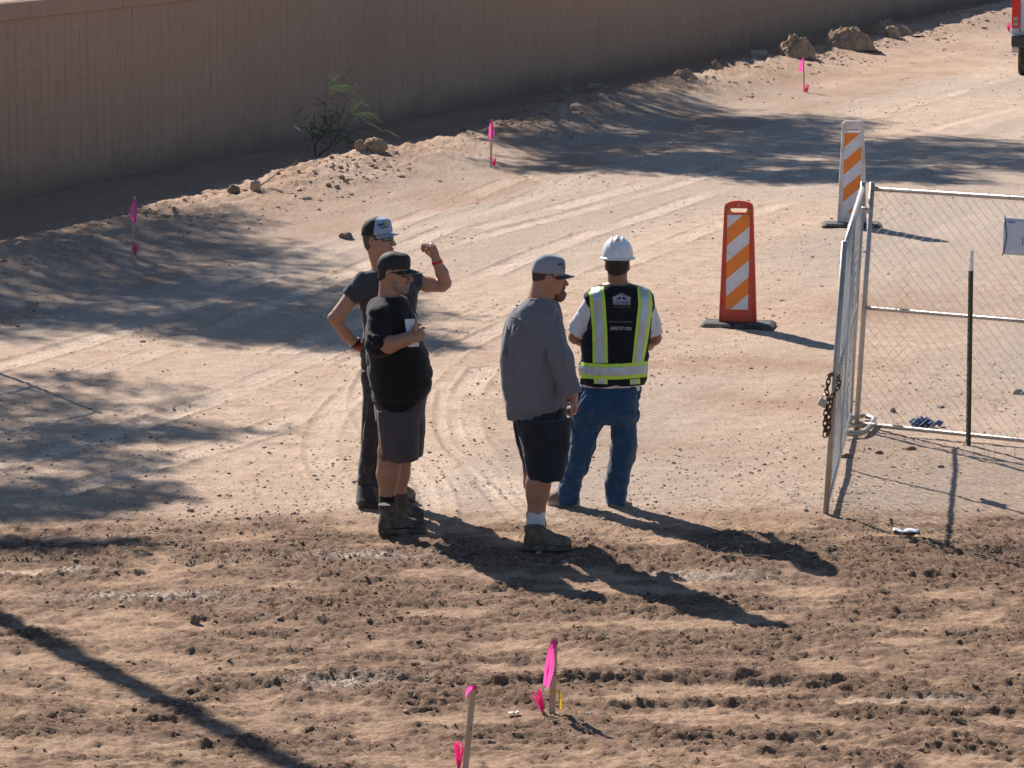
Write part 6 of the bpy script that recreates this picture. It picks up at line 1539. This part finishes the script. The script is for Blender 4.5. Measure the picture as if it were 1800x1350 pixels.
# small yellow block under the gate foot
tag(MB().box(GG(1492, 765)+Vector((0, 0, .018)), (.035, .03, .03)).build('wood_block', simple('pale_wood', (.6, .5, .33), .8)), 'tiny pale wood block under the bent fence foot', 'block')

# ------------------------------------------------------------------ shrub at the wall foot
def shrub():
    b = GG(554, 277); Y = b.y+.15
    root = empty('oleander_shrub', b, 0, 'thin green shrub with long arching leaves at the wall foot', 'shrub'); rs = random.Random(21)
    ms = simple('shrub_stem', (.09, .065, .05), .9); mg, n, bb = nmat('shrub_leaf'); v = ocoord(n)
    n.links.new(mixc(n, tnoise(n, v, 6, 3), (.05, .085, .035), (.12, .17, .06)), bb.inputs['Base Color']); bb.inputs['Roughness'].default_value = .55
    mp, n, bb = nmat('shrub_shoot_lit'); v = ocoord(n); n.links.new(mixc(n, tnoise(n, v, 6, 3), (.26, .33, .10), (.48, .52, .30)), bb.inputs['Base Color'])  # pale green, brightened further: sunlight on the tufts painted into the leaf colour
    A = lambda x, y, d=0: AT(x, y, Y+d)-b
    mb = MB()
    stems = [[(556, 284), (554, 262), (560, 240), (570, 215), (576, 150)], [(556, 282), (566, 268), (577, 262), (600, 230), (617, 200)], [(555, 275), (552, 250), (545, 215)], [(560, 272), (575, 262), (590, 245), (600, 225)], [(562, 245), (580, 220), (600, 205)]]
    for i, s_ in enumerate(stems): mb.tube([A(x, y, .22*k) for k, (x, y) in enumerate(s_)], [.010-.0017*k for k in range(len(s_))], 6)
    mb.build('stems', ms, root)
    def blade(mb, p, d, L, w_, droop):
        n = 7; vs = []; q = Vector(p); d = Vector(d).normalized(); s0 = d.cross(Vector((0, 1, .2))).normalized()
        for k in range(n+1):
            t = k/n; ww = w_*math.sin(math.pi*min(1, t*.9+.08)); s_ = d.cross(Vector((.2, 1, 0))).normalized(); vs += [q-s_*ww, q+s_*ww]; q = q+d*L/n; d = (d+Vector((0, 0, -droop/n))).normalized()
        mb.add(vs, [(2*k, 2*k+1, 2*k+3, 2*k+2) for k in range(n)], True)
    m1 = MB()
    for k in range(90):
        x = rs.gauss(578, 24); y = rs.gauss(232, 17)
        if y > 275: continue
        blade(m1, A(x, y, rs.uniform(.5, 1.4)), (rs.gauss(0, 1), rs.gauss(0, .5), rs.gauss(.2, .7)), rs.uniform(.08, .2), rs.uniform(.004, .009), rs.uniform(.3, 1.2))
    for k in range(30):
        blade(m1, A(rs.gauss(588, 22), rs.gauss(185, 22), rs.uniform(.6, 1.4)), (rs.gauss(0, 1), rs.gauss(0, .5), rs.gauss(.1, .7)), rs.uniform(.08, .18), rs.uniform(.003, .006), rs.uniform(.5, 1.4))
    tag(m1.build('foliage', mg, root), kind='stuff')
    m2 = MB()
    for (x, y) in ((576, 151), (618, 199)):
        for dx, dz, L, dr in ((.12, 1, .20, .05), (.3, .95, .20, .1), (.7, .8, .26, .2), (.05, 1, .14, .0), (-.05, 1, .12, 0), (1, .35, .38, .9), (1, .1, .28, .9), (1, -.1, .24, .9), (.6, -.5, .14, .3), (1, .25, .46, 1.3), (.45, .9, .18, .1)):
            blade(m2, A(x+rs.uniform(-1, 2), y+rs.uniform(-1, 1)+(3 if dz < .5 else 0), .80+rs.uniform(-.05, .05)), (dx, rs.uniform(-.3, .3), dz), L, .011, dr)
    for (x, y, L) in ((640, 215, .3), (672, 228, .28), (630, 180, .2)): blade(m2, A(x, y), (1, 0, -.2), L, .006, .8)
    tag(m2.build('pale_lit_shoots', mp, root), kind='stuff')
    a = AT(516, 220, Y-.1); tag(MB().tube([a, AT(521, 225, Y-.1), AT(529, 230, Y-.1)], [.008, .012, .006], 6).build('plastic_scrap', m_lit), 'small white scrap caught against the wall left of the shrub', 'litter')
shrub()
# dry grass tufts on the berm
mg = simple('dry_grass', (.42, .30, .17), .9, var=.3)
for i, (x, y, n, sp, lab) in enumerate([(1465, 100, 260, 26, 'straw coloured dry grass patch in front of the dirt heaps, nearer the thin stake'), (1560, 78, 200, 22, 'straw coloured dry grass patch in front of the upright stone'), (1130, 180, 160, 16, 'brown dry grass patch in the tree shadow on the berm'), (1075, 190, 120, 14, 'brown dry weeds in shade at the left end of the tree shadow')]):
    mb = MB(); rs = random.Random(i+40)
    for k in range(n):
        p = G(x+rs.gauss(0, sp), y+rs.gauss(0, sp*.16)); p.z = gz(p.x, p.y)-.005; l = rs.uniform(.02, .07); a = rs.uniform(0, 6.28); e = Vector((math.cos(a)*l*1.2, math.sin(a)*l*1.2, l*.6)); s_ = Vector((-math.sin(a), math.cos(a), 0))*.003
        mb.add([p-s_, p+s_, p+e*.6+s_*.7, p+e], [(0, 1, 2, 3)])
    tag(mb.build('dry_grass', mg), lab, kind='stuff')

# ------------------------------------------------------------------ white pickup at the right edge, seen from behind
def pickup():
    yaw = math.atan2(.988, .155)-math.pi/2
    tyre_c = GG(1800, 133)
    # local frame: x right, y forward, origin under the rear bumper's left corner... half width 1.0
    RW = 1.0; R = Matrix.Rotation(yaw, 3, 'Z')
    corner = AT(1777, 76, 63.2)
    org = Vector((corner.x, corner.y, 0))-R @ Vector((-RW+.0, 0, 0)); org.z = gz(org.x, org.y)
    root = empty('pickup_truck', org, yaw, 'white pickup truck cut by the right edge, seen from behind', 'pickup')
    mw = simple('white_car_paint', (.62, .63, .66), .3, var=.03); md_ = simple('dark_bumper', (.045, .045, .05), .5); mt = simple('tyre_rubber', (.030, .027, .024), .85, dirt=(.22, .17, .12), dscale=9, bmp=.4); mg_ = simple('dark_glass', (.02, .025, .03), .08); mr = simple('tail_lamp_red', (.75, .012, .012), .25); mc = simple('lamp_clear', (.38, .38, .36), .2); mrim = simple('alloy_rim', (.5, .5, .52), .35, .7)
    L = 5.7; z0, z1 = .62, 1.32
    # bed and lower body as a side profile with wheel arches, extruded across
    def arch(cx, r, n=12): return [(cx-r*math.cos(a), .40+r*math.sin(a)) for a in np.linspace(0, math.pi, n)]
    prof = [(0.02, .74), (0.02, 1.34), (2.05, 1.36), (2.07, 1.34), (3.95, 1.32), (5.3, 1.20), (5.62, 1.02), (5.66, .55), (5.3, .42)]+[(x, z) for x, z in reversed(arch(4.62, .47))]+[(4.1, .42), (1.75, .42)]+[(x, z) for x, z in reversed(arch(1.18, .47))]+[(.66, .66)]
    for sx in (-1, 1):
        x0, x1 = sx*RW, sx*(RW-.10)
        m = MB(); P0 = [Vector((x0-sx*(.02 if z > 1.1 else 0), y, z)) for y, z in prof]; P1_ = [Vector((x1, y, z)) for y, z in prof]; n = len(prof)
        m.add(P0+P1_, [tuple(range(n)), tuple(range(2*n-1, n-1, -1))]+[(i, (i+1) % n, n+(i+1) % n, n+i) for i in range(n)]); m.build('body_side', mw, root)
    MB().box((0, 1.1, .62), (2*RW-.2, 2.0, .08)).build('bed_floor', md_, root)
    tg = MB().box((0, .05, .99), (2*RW-.30, .07, .66)).build('tailgate', mw, root, bevel=.015)
    MB().box((0, .008, 1.16), (.3, .02, .07)).build('handle', md_, tg)
    MB().box((0, 4.5, .98), (2*RW-.2, 1.6, .5), taper=.92).build('bonnet', mw, root, bevel=.04)
    m = MB(); cabp = [(2.1, 1.30), (2.15, 1.86), (2.4, 1.92), (3.4, 1.90), (4.1, 1.34)]
    vs = [Vector((s_*(RW-.1-(.14 if z > 1.5 else .02)), y, z)) for s_ in (-1, 1) for y, z in cabp]; n = len(cabp)
    cab = m.add(vs, [tuple(range(n)), tuple(range(2*n-1, n-1, -1))]+[(i, n+i, n+(i+1) % n, (i+1) % n) for i in range(n)]).build('cab', mw, root, bevel=.03)
    MB().add([(-.72, 2.105, 1.40), (.72, 2.105, 1.40), (.66, 2.135, 1.80), (-.66, 2.135, 1.80)], [(0, 1, 2, 3)]).build('rear_window', mg_, cab)
    for sx in (-1, 1):
        MB().add([(sx*(RW-.105), 2.35, 1.40), (sx*(RW-.105), 3.75, 1.40), (sx*(RW-.225), 3.3, 1.80), (sx*(RW-.225), 2.42, 1.82)], [(0, 1, 2, 3)]).build('side_window', mg_, cab)
        lamp = MB().box((sx*(RW-.075), .0, 1.12), (.135, .06, .50)).build('tail_lamp', mr, root, bevel=.012)
        for z in (1.02, .935): MB().box((sx*(RW-.072), -.033, z), (.078, .012, .062)).build('clear_lens', mc, lamp, bevel=.006)
        MB().box((sx*(RW-.07), .02, .80), (.128, .05, .12)).build('corner_panel', mw, root, bevel=.01)
        MB().box((sx*(RW+.12), 3.6, 1.42), (.2, .12, .2)).build('door_mirror', md_, root, bevel=.03)
        for cy in (1.18, 4.62):
            w_ = empty('wheel', (sx*(RW-.235), cy, .40)); w_.parent = root; w_.rotation_euler = (0, math.pi/2, 0)
            t = MB().lathe([(.22, -.125), (.36, -.130), (.385, -.118), (.400, -.085), (.402, -.060), (.394, -.056), (.394, -.048), (.402, -.044), (.403, -.006), (.394, -.003), (.394, .003), (.403, .006), (.402, .044), (.394, .048), (.394, .056), (.402, .060), (.400, .085), (.385, .118), (.36, .130), (.22, .125)], 48).build('tyre', mt, w_)
            MB().lathe([(0, .06), (.06, .07), (.08, .04), (.2, .05), (.225, .12), (.225, -.12), (.1, -.1), (0, -.1)], 32).build('rim', mrim, w_)
    b = MB(); b.box((0, -.10, .655), (2*RW-.02, .2, .20)); b.build('bumper', md_, root, bevel=.03)
    MB().box((-.0, -.208, .665), (.5, .012, .12)).build('plate_recess', simple('recess_black', (.02, .02, .02), .6), root)
    MB().box((0, 1.2, .42), (1.3, .14, .14)).build('rear_axle', md_, root); MB().box((0, 2.6, .5), (1.2, 4.6, .1)).build('chassis', md_, root)
pickup()
